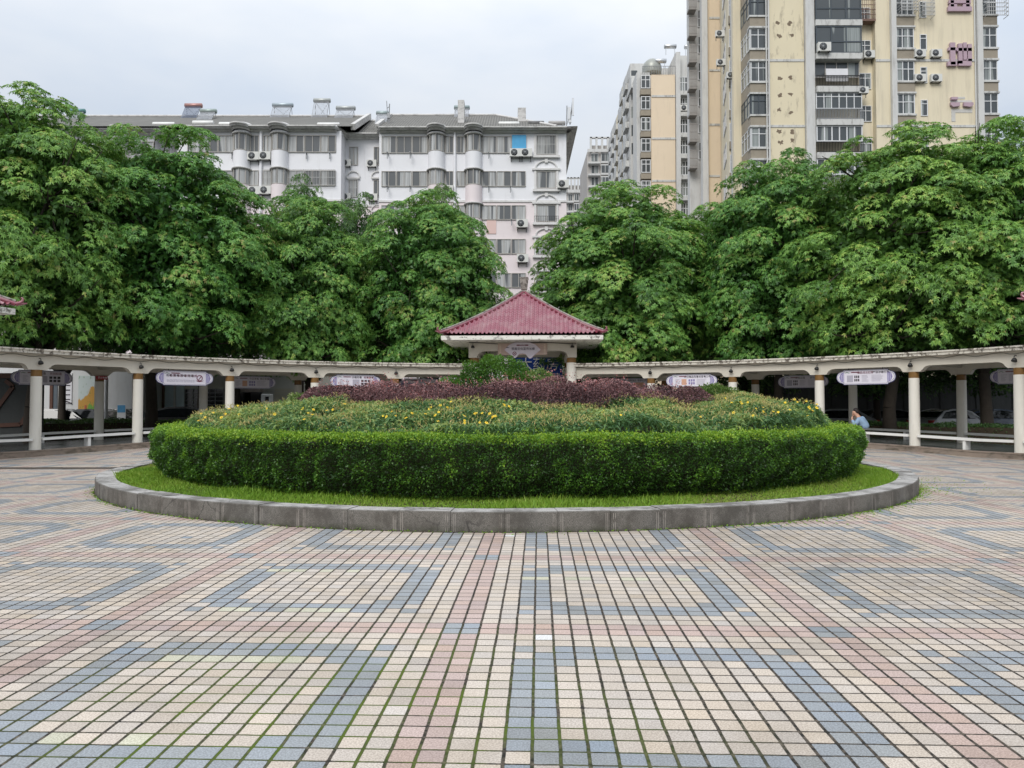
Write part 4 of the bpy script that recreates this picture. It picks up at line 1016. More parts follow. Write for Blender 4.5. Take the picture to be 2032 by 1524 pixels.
# dark hedges under the trees beyond the colonnade
def low_hedge(label, p0, p1, h, wdt, seed):
    g = np.random.default_rng(seed); p0 = np.array(p0); p1 = np.array(p1); d = p1 - p0; ln = np.linalg.norm(d); d = d / ln; nn = np.array([-d[1], d[0]])
    n = int(ln * 900); t = g.random(n) * ln; s_ = g.uniform(-.5, .5, n) * wdt; z = np.where(np.abs(s_) > wdt * .36, g.random(n) * h, h - g.exponential(.06, n))
    z = z + .07 * bumps(t, s_, seed, 3)
    C = np.stack([p0[0] + d[0] * t + nn[0] * s_, p0[1] + d[1] * t + nn[1] * s_, np.clip(z, .03, None)], 1)
    V, Q = leaf_arrays(C, unit(g.normal(size=(n, 3)) + np.array([0, 0, .4])), .09, .05, .2)
    cc = (p0 + p1) / 2; e = empty('low_hedge', (cc[0], cc[1], 0), 0, label, 'hedge', 'hedges beyond the colonnade')
    link('foliage', np_mesh('low_hedge_foliage', V - np.array([cc[0], cc[1], 0]), Q, m_leaf2, np.clip(.25 + .15 * g.normal(size=n), 0, 1)), e)
    b = MB(); b.M = Matrix.Translation((0, 0, 0)) @ Matrix.Rotation(math.atan2(d[1], d[0]), 4, 'Z'); b.box(-ln / 2 + .1, ln / 2 - .1, -wdt / 2 + .12, wdt / 2 - .12, 0, h - .12); b.build('branches', M['soil'], e)
low_hedge('dark hedge behind the back benches at the left', (-24.5, 28.5), (-15.5, 36.5), 1.0, 1.4, 301)
low_hedge('dark hedge behind the left colonnade, before the grey car', (-15.0, 37.5), (-7, 40), .9, 1.2, 302)
low_hedge('dark hedge behind the right colonnade bays', (12, 38.5), (25.5, 28.5), .85, 1.4, 303)
low_hedge('dark hedge behind the purple shrubs left of the pavilion', (-6, 40.5), (8, 41), 1.3, 1.5, 304)

# ================================================================ things beyond the colonnade
m_brick = pm('dark_grey_tiles', (.05, .054, .054), .7, .25, 12, .4, (.03, .03, .03), .5, .7)
m_wall = pm('dim_white_wall', (.62, .62, .62), .7, .06, 1, .3, (.25, .24, .22), .5, .8, (2, 2, .4))
m_brown = pm('brown_trim', (.10, .045, .03), .6, .2, 6)
m_dkwall = pm('shade_toned_wall', (.065, .068, .066), .8, .2, 1.2, .6, (.025, .025, .024), .45, .7, (1.5, 1.5, .4))  # even wall colour darkened to stand in for the shade behind the colonnade
def wall(name, px0, px1, Y, z1, mat, label, cat='wall', th=.25, parent=None):
    a, b_ = P(px0, 800, Y).x, P(px1, 800, Y).x
    q = MB(); q.box(a, b_, Y, Y + th, 0, z1); o = q.build(name, mat, parent)
    if parent is None: tag(o, label, cat)
    return o, a, b_
e = empty('tiled_wall', P(20, 800, 31) * 1, 0, 'dark grey tiled wall with brown angular frames at the left edge', 'wall'); e.location.z = 0
lx0 = e.location.x
q = MB(); q.box(-7, P(80, 800, 31).x - lx0, 0, .25, 0, 2.75); q.build('wall_face', m_brick, e)
q = MB(); q.box(-7, P(84, 800, 31).x - lx0 + .05, -.05, .32, 2.75, 2.95); q.build('coping', m_brown, e)
def strip(mb, a, b_, wd, y):
    a = Vector((a[0], 0, a[1])); b_ = Vector((b_[0], 0, b_[1])); d = (b_ - a).normalized(); s_ = Vector((-d.z, 0, d.x)) * wd / 2
    vs = []
    for yy in (y, y - .06):
        for p_ in (a + s_, b_ + s_, b_ - s_, a - s_): vs.append((p_.x, yy, p_.z))
    mb.add(vs, [(0, 1, 2, 3), (7, 6, 5, 4), (0, 4, 5, 1), (1, 5, 6, 2), (2, 6, 7, 3), (3, 7, 4, 0)])
q = MB(); pp = lambda px, py: (P(px, py, 31).x - lx0, P(px, py, 31).z)
for a, b_ in (((12, 755), (27, 767)), ((27, 767), (-6, 812)), ((0, 844), (42, 842)), ((42, 842), (58, 818)), ((58, 818), (75, 790))): strip(q, pp(*a), pp(*b_), .16, -.002)
q.build('frame_strip', m_brown, e)
# shop front row at the left: white wall with panels and a painted mural
e = empty('shop_row', (P(140, 800, 46).x, 46, 0), 0, 'low white shop row with a printed panel and a painted landscape mural', 'building')
lx0 = e.location.x; q = MB(); q.box(-6, P(262, 800, 46).x - lx0, 0, 4, 0, 4.6); q.build('wall', m_wall, e)
pq = lambda px: P(px, 800, 46).x - lx0
zz = lambda py: P(100, py, 46).z
q = MB(); q.box(pq(100), pq(106), -.10, 0, 0, 3.6); q.build('drainpipe', m_brown, e)
q = MB(); q.box(pq(107), pq(114), -.06, 0, .9, 3.6); q.build('vertical_board', pm('slate_board', (.10, .12, .14), .5, .2, 4), e)
q = MB(); q.box(pq(122), pq(143), -.06, 0, zz(800), 3.6); q.build('printed_panel', pm('panel_white', (.72, .71, .74), .5), e)
q = MB()
for k in range(5): q.box(pq(124), pq(127), -.075, -.061, 2.05 + k * .26, 2.15 + k * .26); q.box(pq(131), pq(140), -.075, -.061, 2.0 + k * .28, 2.06 + k * .28)
q.path([(pq(122.5), -.068, 1.95), (pq(127), -.068, 1.82), (pq(133), -.068, 1.92), (pq(143), -.068, 1.80)], .04, 5); q.build('panel_print', m_blk, e)
m, n, b = nodes('painted_mural')
t_ = n.nodes.new('ShaderNodeTexCoord'); s_ = n.nodes.new('ShaderNodeSeparateXYZ'); n.links.new(t_.outputs['Generated'], s_.inputs[0])
wv = noise(n, 2.2, 4, coord='Generated'); hgt = math_(n, 'ADD', s_.outputs[2], math_(n, 'MULTIPLY', math_(n, 'SUBTRACT', wv, .5), .7))
hgt2 = math_(n, 'SUBTRACT', hgt, math_(n, 'MULTIPLY', s_.outputs[0], .28))
c = mixc(n, ramp(n, hgt2, .44, .47), (.50, .27, .05), (.50, .56, .55)); c = mixc(n, ramp(n, math_(n, 'SUBTRACT', hgt, math_(n, 'MULTIPLY', s_.outputs[0], .45)), .02, .06), (.14, .33, .05), c)
c = mixc(n, ramp(n, noise(n, 9, 3, coord='Generated'), .6, .66, 0, .6), c, (.10, .22, .05)); n.links.new(c, b.inputs['Base Color']); b.inputs['Roughness'].default_value = .7
q = MB(); q.box(pq(156), pq(194), -.05, 0, .8, 3.45); q.build('mural', m, e)
q = MB(); q.box(pq(169), pq(172.5), -.07, -.051, 1.15, 1.7); q.build('mural_figure', pm('mural_red', (.45, .12, .06), .7), e)
# white post and small poster stand
q = MB(); p_ = P(211, 800, 36); q.tube((0, 0, 0), (0, 0, 2.95), .075, n=12); q.box(-.09, .09, -.09, .09, 0, .1)
tag(q.build('white_post', M['white'], None, (p_.x, 36, 0)), 'slim white post beside a back column of the left colonnade', 'post')
e = empty('poster_stand', (P(241, 800, 40).x, 40, 0), 0, 'small poster stand with a blue and white sheet beyond the left colonnade', 'sign')
q = MB(); q.box(-.22, .22, 0, .03, .75, 1.72); q.build('sheet', pm('poster_white', (.66, .67, .68), .6), e)
q = MB(); q.box(-.20, .20, -.008, 0, 1.30, 1.68); q.build('blue_picture', pm('poster_blue', (.08, .28, .50), .6, .3, 6), e)
q = MB(); q.tube((-.15, .04, 0), (-.15, .04, .8), .015, n=6); q.tube((.15, .04, 0), (.15, .04, .8), .015, n=6); q.build('leg', M['grey'], e)

# annex with bluish panels, barred windows and shop canopy
e = empty('annex_building', (P(440, 800, 50).x, 50, 0), 0, 'pale ground floor building with light blue panels and barred windows behind the left colonnade', 'building')
lx0 = e.location.x; pq = lambda px: P(px, 800, 50).x - lx0; zz = lambda py: P(400, py, 50).z
q = MB(); q.box(pq(319), pq(700), 0, 6, 0, 4.4); q.build('wall', pm('annex_wall', (.50, .49, .45), .7, .1, 1, .3, (.2, .2, .18)), e)
q = MB(); q.box(pq(318), pq(326), -.12, 0, 0, 4.1); q.build('brick_pier', pm('brick_pier_face', (.16, .09, .07), .8, .35, 18), e)
m_bp = pm('pale_blue_panel', (.56, .67, .74), .4, .05, 3)
for a, b_, t in ((328, 345, 3.6), (350, 366, 3.1)): q = MB(); q.box(pq(a), pq(b_), -.07, 0, .95, t); q.build('blue_panel', m_bp, e)
q = MB(); q.tube((pq(347.5), -.1, 0), (pq(347.5), -.1, 4.2), .07, n=8); q.build('drainpipe', M['white'], e)
q = MB(); q.box(pq(326), pq(470), -.055, 0, .2, .94); q.build('plinth', m_bp, e)
for a, b_ in ((368, 400), (412, 444)):
    q = MB(); q.box(pq(a), pq(b_), -.05, -.02, zz(811), zz(772), 0)
    for k in range(6): zk = zz(811) + (zz(772) - zz(811)) * k / 5; q.box(pq(a) - .02, pq(b_) + .02, -.10, -.06, zk - .015, zk + .015, 1)
    for xx in (pq(a), (pq(a) + pq(b_)) / 2, pq(b_)): q.box(xx - .02, xx + .02, -.105, -.055, zz(811), zz(772), 1)
    q.build('barred_window', [M['glassdark'], M['grey']], e)
q = MB(); q.box(pq(465), pq(523), -.8, 0, zz(778), zz(767), 0); q.box(pq(468), pq(520), -.04, 0, .3, zz(779), 1); q.build('shop_canopy', [pm('canopy_print', (.36, .30, .28), .5, .6, 3.5), M['glassdark']], e)
q = MB()
for k in range(9): q.box(pq(545), pq(590), -.06, 0, 1.0 + k * .2, 1.17 + k * .2)
q.build('roller_shutter', pm('cream_shutter', (.50, .47, .38), .6, .1, 3), e)
e = empty('white_kiosk', (P(530, 800, 46).x, 46, 0), 0, 'small white kiosk box with a dark screen behind the yellow flowers at left', 'kiosk')
q = MB(); q.box(-.28, .28, -.3, .3, 0, 2.35); bevel(q.build('body', M['white'], e), .06, 3)
q = MB(); q.box(-.02, .2, -.312, -.301, 1.95, 2.2); q.build('screen', M['glassdark'], e)
# blue shop sign seen through the pavilion
YS = 41.5
e = empty('shop_sign', (P(1062, 730, YS).x, YS, P(1062, 732, YS).z), 0, 'large blue shop sign with white lettering seen through the pavilion', 'sign')
hw = P(1116, 730, YS).x - P(1062, 730, YS).x
q = MB(); q.box(-hw, hw, 0, .2, -.74, .72); q.build('board', pm('blue_sign_face', (.012, .055, .30), .4, .08, 2), e)
link('lettering', text_mesh('士大药房', .72, m_wht, .02), e, (-.15, -.03, .22))
link('lettering', text_mesh('博士大药房', .36, m_wht, .02), e, (hw - 1.0, -.03, -.42))
q = MB(); q.box(-hw + .2, -hw + .35, .03, .18, -e.location.z, -.741); q.box(hw - .35, hw - .2, .03, .18, -e.location.z, -.741); q.build('post', M['grey'], e)
# perimeter wall on the right
e = empty('perimeter_wall', (P(1800, 800, 47).x, 47, 0), 0, 'long grey rendered perimeter wall behind the parked cars on the right', 'wall')
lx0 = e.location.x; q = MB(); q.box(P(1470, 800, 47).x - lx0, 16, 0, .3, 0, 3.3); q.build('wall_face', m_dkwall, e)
q = MB(); q.box(P(1470, 800, 47).x - lx0, 16, -.06, .36, 3.3, 3.42); q.build('coping', M['kerb'], e)
q = MB()
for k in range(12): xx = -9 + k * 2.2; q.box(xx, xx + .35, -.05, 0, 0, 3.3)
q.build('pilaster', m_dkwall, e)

# ---------------------------------------------------------------- parked cars
def car_mesh(paint):
    prof = [(-2.1, .32), (-2.18, .55), (-2.12, .82), (-1.95, .98), (-1.75, 1.06), (-1.2, 1.40), (-.6, 1.50), (.2, 1.49), (.75, 1.36), (1.25, .98), (1.85, .86), (2.12, .70), (2.16, .45), (2.08, .30)]
    k = len(prof); mb = MB(); vs = []
    for yy, sc_, tuck in ((-.86, .96, 0), (-.80, 1, 0), (.80, 1, 0), (.86, .96, 0)):
        for x_, z_ in prof:
            tk = max(0, (z_ - .95)) * .34
            vs.append((x_ * (.985 if abs(yy) > .83 else 1), math.copysign(abs(yy) - tk, yy), .32 + (z_ - .32) * (1 if abs(yy) < .83 else .985)))
    fs = []
    for j in range(3):
        for i in range(k): fs.append((j * k + i, j * k + (i + 1) % k, (j + 1) * k + (i + 1) % k, (j + 1) * k + i))
    fs += [list(range(k)), list(range(3 * k, 4 * k))[::-1]]
    mb.add(vs, fs, 0); return mb.mesh('body', paint)
def car_glass():
    mb = MB()
    for s_ in (-1, 1):
        side = [(-1.55, 1.02), (-1.15, 1.34), (-.55, 1.43), (.2, 1.42), (.68, 1.31), (1.02, 1.02)]
        mb.add([(x_, s_ * (.868 - max(0, z_ - .95) * .34), z_) for x_, z_ in side], [list(range(6))])
    mb.add([(.80, -.66, 1.35), (.80, .66, 1.35), (1.23, .76, 1.02), (1.23, -.76, 1.02)], [(0, 1, 2, 3)])
    mb.add([(-1.26, -.66, 1.375), (-1.26, .66, 1.375), (-1.77, .74, 1.08), (-1.77, -.74, 1.08)], [(0, 1, 2, 3)])
    return mb.mesh('window', M['glassdark'])
glass_me = car_glass()
wh = MB(); wh.M = Matrix.Rotation(math.pi / 2, 4, 'X'); wh.lathe([(.20, -.10), (.30, -.10), (.32, -.07), (.32, .07), (.30, .10), (.20, .10)], n=20); tyre_me = wh.mesh('tyre', M['rubber'])
wh = MB(); wh.M = Matrix.Rotation(math.pi / 2, 4, 'X'); wh.lathe([(.05, -.106), (.195, -.095), (.195, .095), (.05, .106)], n=10, smooth=False); rim_me = wh.mesh('rim', M['chrome'])
lt = MB(); lt.box(-2.16, -2.0, -.82, -.55, .78, .93); tl_me = lt.mesh('taillight', pm('red_lamp', (.35, .02, .02), .25)); lt = MB(); lt.box(1.92, 2.12, -.80, -.5, .64, .76); hl_me = lt.mesh('headlight', M['chrome'])
def car(px, Y, rz, colr, label, s_=1.0):
    p_ = P(px, 820, Y); e = empty('parked_car', (p_.x, Y, -.03), rz, label, 'car', 'cars parked beyond the colonnade'); e.scale = (s_,) * 3
    mt = pm('car_paint', colr, .25, .03, 3, spec=.5); mt.node_tree.nodes['Principled BSDF'].inputs['Coat Weight'].default_value = .6
    b_ = bevel(link('body', car_mesh(mt), e), .06, 3, 25)
    link('window', glass_me, e)
    for x_ in (-1.35, 1.32):
        for y_ in (-.76, .76):
            w_ = empty('wheel', (x_, y_, .32)); w_.parent = e; link('tyre', tyre_me, w_); link('rim', rim_me, w_)
    for sgn in (1, -1):
        a = link('taillight', tl_me, e); a.scale = (1, sgn, 1); a = link('headlight', hl_me, e); a.scale = (1, sgn, 1)
car(345, 40.5, R_(200), (.10, .10, .10), 'dark grey hatchback behind the hedge left of the yellow flowers', 1.08)
car(125, 41, R_(8), (.02, .02, .025), 'black car in front of the printed panel of the shop row')
car(178, 41.5, R_(172), (.035, .035, .04), 'black car below the painted mural')
car(248, 43, R_(10), (.03, .03, .035), 'black car beside the small poster stand')
car(1655, 42, R_(160), (.30, .31, .32), 'silver car left of the seated person')
car(1885, 41, R_(20), (.38, .39, .40), 'pale car half hidden by a back column on the right')
car(1955, 42, R_(170), (.03, .05, .09), 'dark blue car near the right edge of the picture')
car(1765, 43.5, R_(5), (.14, .14, .145), 'dark grey car right of the seated person')
# ================================================================ buildings
def glassmat(name, dark, curtain, frac):
    m, n, b = nodes(name)
    oi = n.nodes.new('ShaderNodeObjectInfo')
    t = n.nodes.new('ShaderNodeTexCoord'); mp = n.nodes.new('ShaderNodeMapping'); n.links.new(t.outputs['Object'], mp.inputs[0])
    ad = n.nodes.new('ShaderNodeVectorMath'); ad.operation = 'ADD'; n.links.new(t.outputs['Object'], ad.inputs[0])
    cm = n.nodes.new('ShaderNodeCombineXYZ'); n.links.new(math_(n, 'MULTIPLY', oi.outputs['Random'], 97.), cm.inputs[0]); n.links.new(cm.outputs[0], ad.inputs[1])
    x = n.nodes.new('ShaderNodeTexNoise'); x.inputs['Scale'].default_value = 1.; x.inputs['Detail'].default_value = 1
    n.links.new(ad.outputs[0], mp.inputs[0]); mp.inputs['Scale'].default_value = (1.1, 1.1, .05); n.links.new(mp.outputs[0], x.inputs[0])
    f = n.nodes.new('ShaderNodeTexNoise'); f.inputs['Scale'].default_value = 9; mp2 = n.nodes.new('ShaderNodeMapping'); mp2.inputs['Scale'].default_value = (1, 1, .03)
    n.links.new(ad.outputs[0], mp2.inputs[0]); n.links.new(mp2.outputs[0], f.inputs[0])
    cur = mixc(n, ramp(n, f.outputs[0], .35, .65), tuple(q * .6 for q in curtain), curtain)
    c = mixc(n, ramp(n, x.outputs[0], frac, frac + .02), dark, cur)
    n.links.new(c, b.inputs['Base Color']); b.inputs['Roughness'].default_value = .5; b.inputs['Specular IOR Level'].default_value = .3
    b.inputs['Coat Weight'].default_value = 1.; b.inputs['Coat Roughness'].default_value = .03
    return m
G1 = glassmat('window_glass', (.09, .098, .105), (.50, .51, .51), .48)
G3 = glassmat('curtained_glass', (.12, .125, .13), (.52, .53, .53), .40)
G2 = glassmat('tower_glass', (.05, .06, .065), (.30, .33, .32), .55)
W1 = pm('white_facade', (.80, .80, .83), .65, .03, .5, .35, (.40, .39, .38), .58, .84, (2.5, 2.5, .25), .9)
W2 = pm('pinkish_facade', (.78, .70, .71), .65, .04, .5, .35, (.42, .38, .37), .58, .84, (2.5, 2.5, .25), .9)
FR = pm('grey_window_frame', (.42, .40, .37), .5, .1, 4)
FRW = pm('white_window_frame', (.70, .71, .72), .5, .05, 4)
FRD = pm('dark_window_frame', (.06, .075, .09), .45, .1, 4)
CORN = pm('stained_cornice', (.58, .57, .555), .7, .12, 1.2, .6, (.16, .155, .15), .48, .70, (1.2, 1.2, 2.5), 1.6)
TRIM = pm('white_trim', (.68, .67, .66), .6, .05, 2, .4, (.3, .28, .26), .5, .75)
m, n, b = nodes('grey_roof_tiles')
t = n.nodes.new('ShaderNodeTexCoord'); wv = n.nodes.new('ShaderNodeTexWave'); wv.inputs['Scale'].default_value = 1.35; wv.bands_direction = 'X'; n.links.new(t.outputs['Object'], wv.inputs[0])
wv2 = n.nodes.new('ShaderNodeTexWave'); wv2.inputs['Scale'].default_value = .95; wv2.bands_direction = 'Z'; wv2.wave_profile = 'SAW'; n.links.new(t.outputs['Object'], wv2.inputs[0])
c = mixc(n, noise(n, .9, 6), (.13, .125, .115), (.25, .24, .215)); c = mixc(n, ramp(n, wv.outputs[0], 0, 1, .55, 0), c, (.05, .05, .048)); c = mixc(n, ramp(n, wv2.outputs[0], .0, .35, .5, 0), c, (.05, .05, .048))
n.links.new(c, b.inputs['Base Color']); b.inputs['Roughness'].default_value = .8; bump(n, b, wv.outputs[0], .6, .05)
ROOF = m
BARS = pm('security_bars', (.50, .50, .49), .5, .1, 4)

def window(parent, x0, x1, z0, z1, y, sash=2, frame=FR, glass=G1, bars=0, fw=.05, transom=0., name='window', lab=None, dy=(0, 0), top=True):
    """framed window on the plane y (parent coordinates)"""
    q = MB(); d0, d1 = y - .05, y + .03
    q.box(x0, x1, d0, d1, z0, z0 + fw); q.box(x0, x1, d0, d1, z1 - fw, z1)
    for k in range(sash + 1):
        xx = x0 + (x1 - x0 - fw) * k / sash; q.box(xx, xx + fw, d0 + .004, d1 - .004, z0 + fw, z1 - fw)
    if transom: zt = z0 + (z1 - z0) * transom; q.box(x0 + fw, x1 - fw, d0 + .008, d1 - .008, zt - fw / 2, zt + fw / 2)
    o = q.build(name, frame, parent)
    if lab: o['label'] = lab
    q = MB(); q.quad((x0 + .01, y + .005, z0 + .01), (x1 - .01, y + .005, z0 + .01), (x1 - .01, y + .005, z1 - .01), (x0 + .01, y + .005, z1 - .01)); q.build('pane', glass, o)
    if bars:
        q = MB(); nb_ = int((x1 - x0) / .13)
        for k in range(nb_ + 1): xx = x0 + (x1 - x0) * k / nb_; q.box(xx - .012, xx + .012, y - .22, y - .20, z0 - .05, z1 + .05)
        for k in range(3): zk = z0 + (z1 - z0) * k / 2; q.box(x0 - .03, x1 + .03, y - .235, y - .222, zk - .015, zk + .015)
        q.build('security_grille', BARS, o)
    return o
# ---- shared meshes: air conditioner, solar heater
q = MB(); q.box(-.42, .42, -.15, .15, 0, .58); ac_body = q.mesh('casing', pm('air_conditioner_white', (.66, .66, .63), .5, .06, 4, .3, (.35, .33, .3), .5, .75))
q = MB(); q.M = Matrix.Translation((-.10, -.155, .29)) @ Matrix.Rotation(math.pi / 2, 4, 'X'); q.lathe([(.0, 0), (.245, 0), (.245, .012), (0, .012)], n=20)
ac_fan = q.mesh('fan_grille', pm('fan_dark', (.05, .055, .06), .5, .2, 8)); q = MB(); q.M = Matrix.Translation((-.10, -.17, .29)) @ Matrix.Rotation(math.pi / 2, 4, 'X'); q.lathe([(0, 0), (.06, 0), (.06, .01), (0, .01)], n=12)
for k in range(8): q.box(-.007 + 0, .007, .05, .24, 0, .008); q.M = q.M @ Matrix.Rotation(math.pi / 4, 4, 'Z')
ac_hub = q.mesh('fan_blade', M['grey'])
q = MB()
q.box(-.34, .34, .17, .21, -.045, -.001)
for s_ in (-.32, .32): q.box(s_ - .02, s_ + .02, -.16, .25, -.05, -.001); q.box(s_ - .02, s_ + .02, .21, .25, -.3, -.051)
ac_br = q.mesh('bracket', M['black'])
def aircon(x, y, z, label, group, s_=1.0):
    e = empty('air_conditioner', (x, y, z), 0, label, 'air conditioner', group); e.scale = (s_,) * 3
    link('casing', ac_body, e); f_ = link('fan_grille', ac_fan, e); link('fan_blade', ac_hub, f_); link('bracket', ac_br, e)
    return e
HT = {}
def heater(px, py_base, Y, wpx, hpx, label, tankcol, panel=True, tall=1.0):
    """solar water heater standing on the roof; base line at pixel py_base"""
    p_ = P(px, py_base, Y); wd = wpx / F * Y; hh = P(px, py_base - hpx, Y + 1.1).z - p_.z
    e = empty('solar_water_heater', p_, 0, label, 'solar water heater', 'solar water heaters on the white block roof')
    tr = .22; q = MB(); q.M = Matrix.Translation((0, 1.1, hh - tr)) @ Matrix.Rotation(math.pi / 2, 4, 'Y'); q.lathe([(.12, -wd / 2 - .05), (tr, -wd / 2), (tr, wd / 2), (.12, wd / 2 + .05)], n=18); q.build('tank', pm('tank_' + str(px), tankcol, .35, .1, 3, .3, (.2, .18, .16), .5, .7, metal=.3), e)
    if panel:
        q = MB(); nt_ = 16 if tall <= 1 else 12
        for k in range(nt_ + 1):
            xx = -wd * .44 + wd * .88 * k / nt_; q.tube((xx, 0, .05), (xx, 1.0, hh - .28), .026, n=6)
        q.build('tube_collector', pm('tubes_' + str(px), (.16, .19, .26) if panel == 2 else (.42, .43, .45), .2, .3, 4, metal=.2), e)
    q = MB()
    for s_ in (-1, 1):
        q.tube((s_ * wd * .46, -.02, 0), (s_ * wd * .46, 1.05, hh - .3), .025, n=5); q.tube((s_ * wd * .46, 1.5, 0), (s_ * wd * .42, 1.15, hh - .3), .025, n=5)
    q.tube((-wd * .46, -.02, .02), (wd * .46, -.02, .02), .03, n=5); q.tube((-wd * .46, 1.5, .2), (wd * .42, 1.15, hh - .35), .018, n=5); q.tube((wd * .46, 1.5, .2), (-wd * .42, 1.15, hh - .35), .018, n=5)
    q.build('stand', M['grey'], e)

# ================================================================ white apartment block
YB = 65.0
wb = empty('white_apartment_block', (0, YB, 0), 0, 'long white six to eight storey apartment block with grey tiled roof behind the left trees', 'apartment block')
X_ = lambda px, y=400, Y=YB: P(px, y, Y).x
Z_ = lambda py, Y=YB: P(1016, py, Y).z
ST = 68.0            # one storey in photo pixels
zpink = Z_(400)
def wallbox(name, px0, px1, dy, z0, z1, mat, depth=10, lab=None):
    q = MB(); q.box(X_(px0), X_(px1), dy, dy + depth, z0, z1); o = q.build(name, mat, wb)
    if lab: o['label'] = lab
    return o
zt = Z_(262)
SECT = ((752, 1124, 0), (678, 752, 1.5), (354, 678, -.3), (300, 354, 1.5), (-200, 300, .4))
for a, b_, dy in SECT:
    wallbox('wall', a, b_, dy, zpink, zt, W1, 12, 'white upper wall'); wallbox('wall', a, b_, dy, 0, zpink - .002, W2, 12, 'pinkish lower wall')
    q = MB(); q.box(X_(a) - .02, X_(b_) + .02, dy - .08, dy, zpink - .06, zpink + .10); q.build('string_course', TRIM, wb)
# strip windows
def row(units, dy, y0, y1, **kw):
    for a, b_ in units:
        if b_ < -100: continue
        window(wb, X_(a), X_(b_) - .04, Z_(y1), Z_(y0), dy - .05, 2, **kw)
rowsA = [(270.7, 304.5), (340, 370.5), (407.5, 436.5), (474.5, 504), (542, 571)]
uA1 = [(757, 787), (787, 818), (818, 849)]; uA2 = [(884, 900)]; uA3 = [(906, 923)]; uA4 = [(956, 986), (986, 1015), (1015, 1044)]
for i, (a, b_) in enumerate(rowsA):
    if i < 3: row(uA1, 0, a, b_); 
    if i < 3:
        for u in uA2 + uA3: window(wb, X_(u[0]), X_(u[1]), Z_(b_), Z_(a), -.05, 2)
    row(uA4, 0, a, b_)
def bay(pxa, pxb, rows, dy, wallz, name='round_bay'):
    """rounded bay running up the facade with curved windows"""
    xa, xb = X_(pxa), X_(pxb); cx_ = (xa + xb) / 2; rx = (xb - xa) / 2; ry = .75; n_ = 16
    e = None
    def arcp(sx, k, off=0): a = math.pi * k / n_; return (cx_ - (rx + off) * math.cos(a), dy - (ry + off) * math.sin(a))
    def shell(z0, z1, mat, nm, off=0, par=wb):
        q = MB(); vs = []
        for k in range(n_ + 1): x_, y_ = arcp(0, k, off); vs += [(x_, y_, z0), (x_, y_, z1)]
        q.add(vs, [(2 * k, 2 * k + 2, 2 * k + 3, 2 * k + 1) for k in range(n_)], 0, True)
        q.add([v for v in vs[1::2]], [list(range(n_ + 1))]); q.add([v for v in vs[0::2]], [list(range(n_ + 1))[::-1]])
        return q.build(nm, mat, par)
    ztop = Z_(266)
    edges = [ztop]
    for a, b_ in rows:
        za, zb = Z_(a), Z_(b_)
        fr = MB()
        for k in (0, 4, 8, 12, 16):
            x_, y_ = arcp(0, k, .02); fr.tube((x_, y_, zb), (x_, y_, za), .045, n=6)
        for z_ in (zb + .03, za - .03): fr.path([(arcp(0, k, .02)[0], arcp(0, k, .02)[1], z_) for k in range(n_ + 1)], .04, 5)
        w_ = fr.build('bay_window', FR, wb); shell(zb, za, G3, 'pane', -.02, w_)
        shell(za + .002, edges[-1] - .002, W1 if za > zpink else W2, 'bay_wall', .03); 
        cp = MB(); cp.path([(arcp(0, k, .10)[0], arcp(0, k, .10)[1], za + .04) for k in range(n_ + 1)], .07, 6); cp.build('bay_hood', CORN, wb)
        edges.append(zb)
    shell(wallz, edges[-1] - .002, W2, 'bay_wall', .03)
for pa, pb in ((850, 882), (924, 956)): bay(pa, pb, rowsA[:4], 0, Z_(640))
q = MB(); q.tube((X_(902.5), -.12, 0), (X_(902.5), -.12, zt), .11, n=10); q.build('drainpipe', W1, wb)
# right wing with hooded windows
RW = [(269, 307), (340, 374), (407, 440), (474, 505), (541, 575)]
for i, (a, b_) in enumerate(RW):
    w_ = window(wb, X_(1065), X_(1103), Z_(b_), Z_(a), -.02, 2, bars=(i == 0), lab='barred window at the top of the right wing' if i == 0 else None)
    q = MB(); q.box(X_(1057), X_(1111), -.28, 0, Z_(b_) - .30, Z_(b_) - .10); q.box(X_(1060), X_(1064), -.10, 0, Z_(b_) - .098, Z_(a) + .05); q.box(X_(1104), X_(1108), -.10, 0, Z_(b_) - .098, Z_(a) + .05)
    if i: q.box(X_(1056), X_(1112), -.18, 0, Z_(a) + .08, Z_(a) + .24)
    if i:
        cx_ = (X_(1063) + X_(1105)) / 2; rr = (X_(1105) - X_(1063)) / 2; zb = Z_(a) + .26
        q.path([(cx_ - rr * math.cos(math.pi * k / 14), -.06, zb + .62 * math.sin(math.pi * k / 14)) for k in range(15)], .075, 6); q.box(cx_ - .13, cx_ + .13, -.16, 0, zb + .45, zb + .78)
    q.build('window_surround', TRIM, wb)
    if i in (2, 3, 4):
        q = MB(); z0 = Z_(b_) - .08
        for k in range(12): xx = X_(1060) + (X_(1108) - X_(1060)) * k / 11; q.tube((xx, -.26, z0), (xx, -.26, z0 + .5), .014, n=5)
        q.tube((X_(1060), -.26, z0 + .5), (X_(1108), -.26, z0 + .5), .02, n=5); q.build('sill_railing', M['black'], wb)
# recess between the wings
for a, b_ in ((280, 317), (347, 382), (415, 448)):
    for u in ((685, 703), (735, 752)):
        window(wb, X_(u[0]), X_(u[1]), Z_(b_), Z_(a), 1.47, 2, bars=(a == 347 and u[0] == 685))
        if a > 300:
            q = MB(); q.box(X_(u[0] - 4), X_(u[1] + 4), 1.3, 1.5, Z_(a) + .08, Z_(a) + .22); cx_ = (X_(u[0]) + X_(u[1])) / 2; rr = .55
            q.path([(cx_ - rr * math.cos(math.pi * k / 10), 1.42, Z_(a) + .24 + .5 * math.sin(math.pi * k / 10)) for k in range(11)], .06, 6); q.build('window_surround', TRIM, wb)
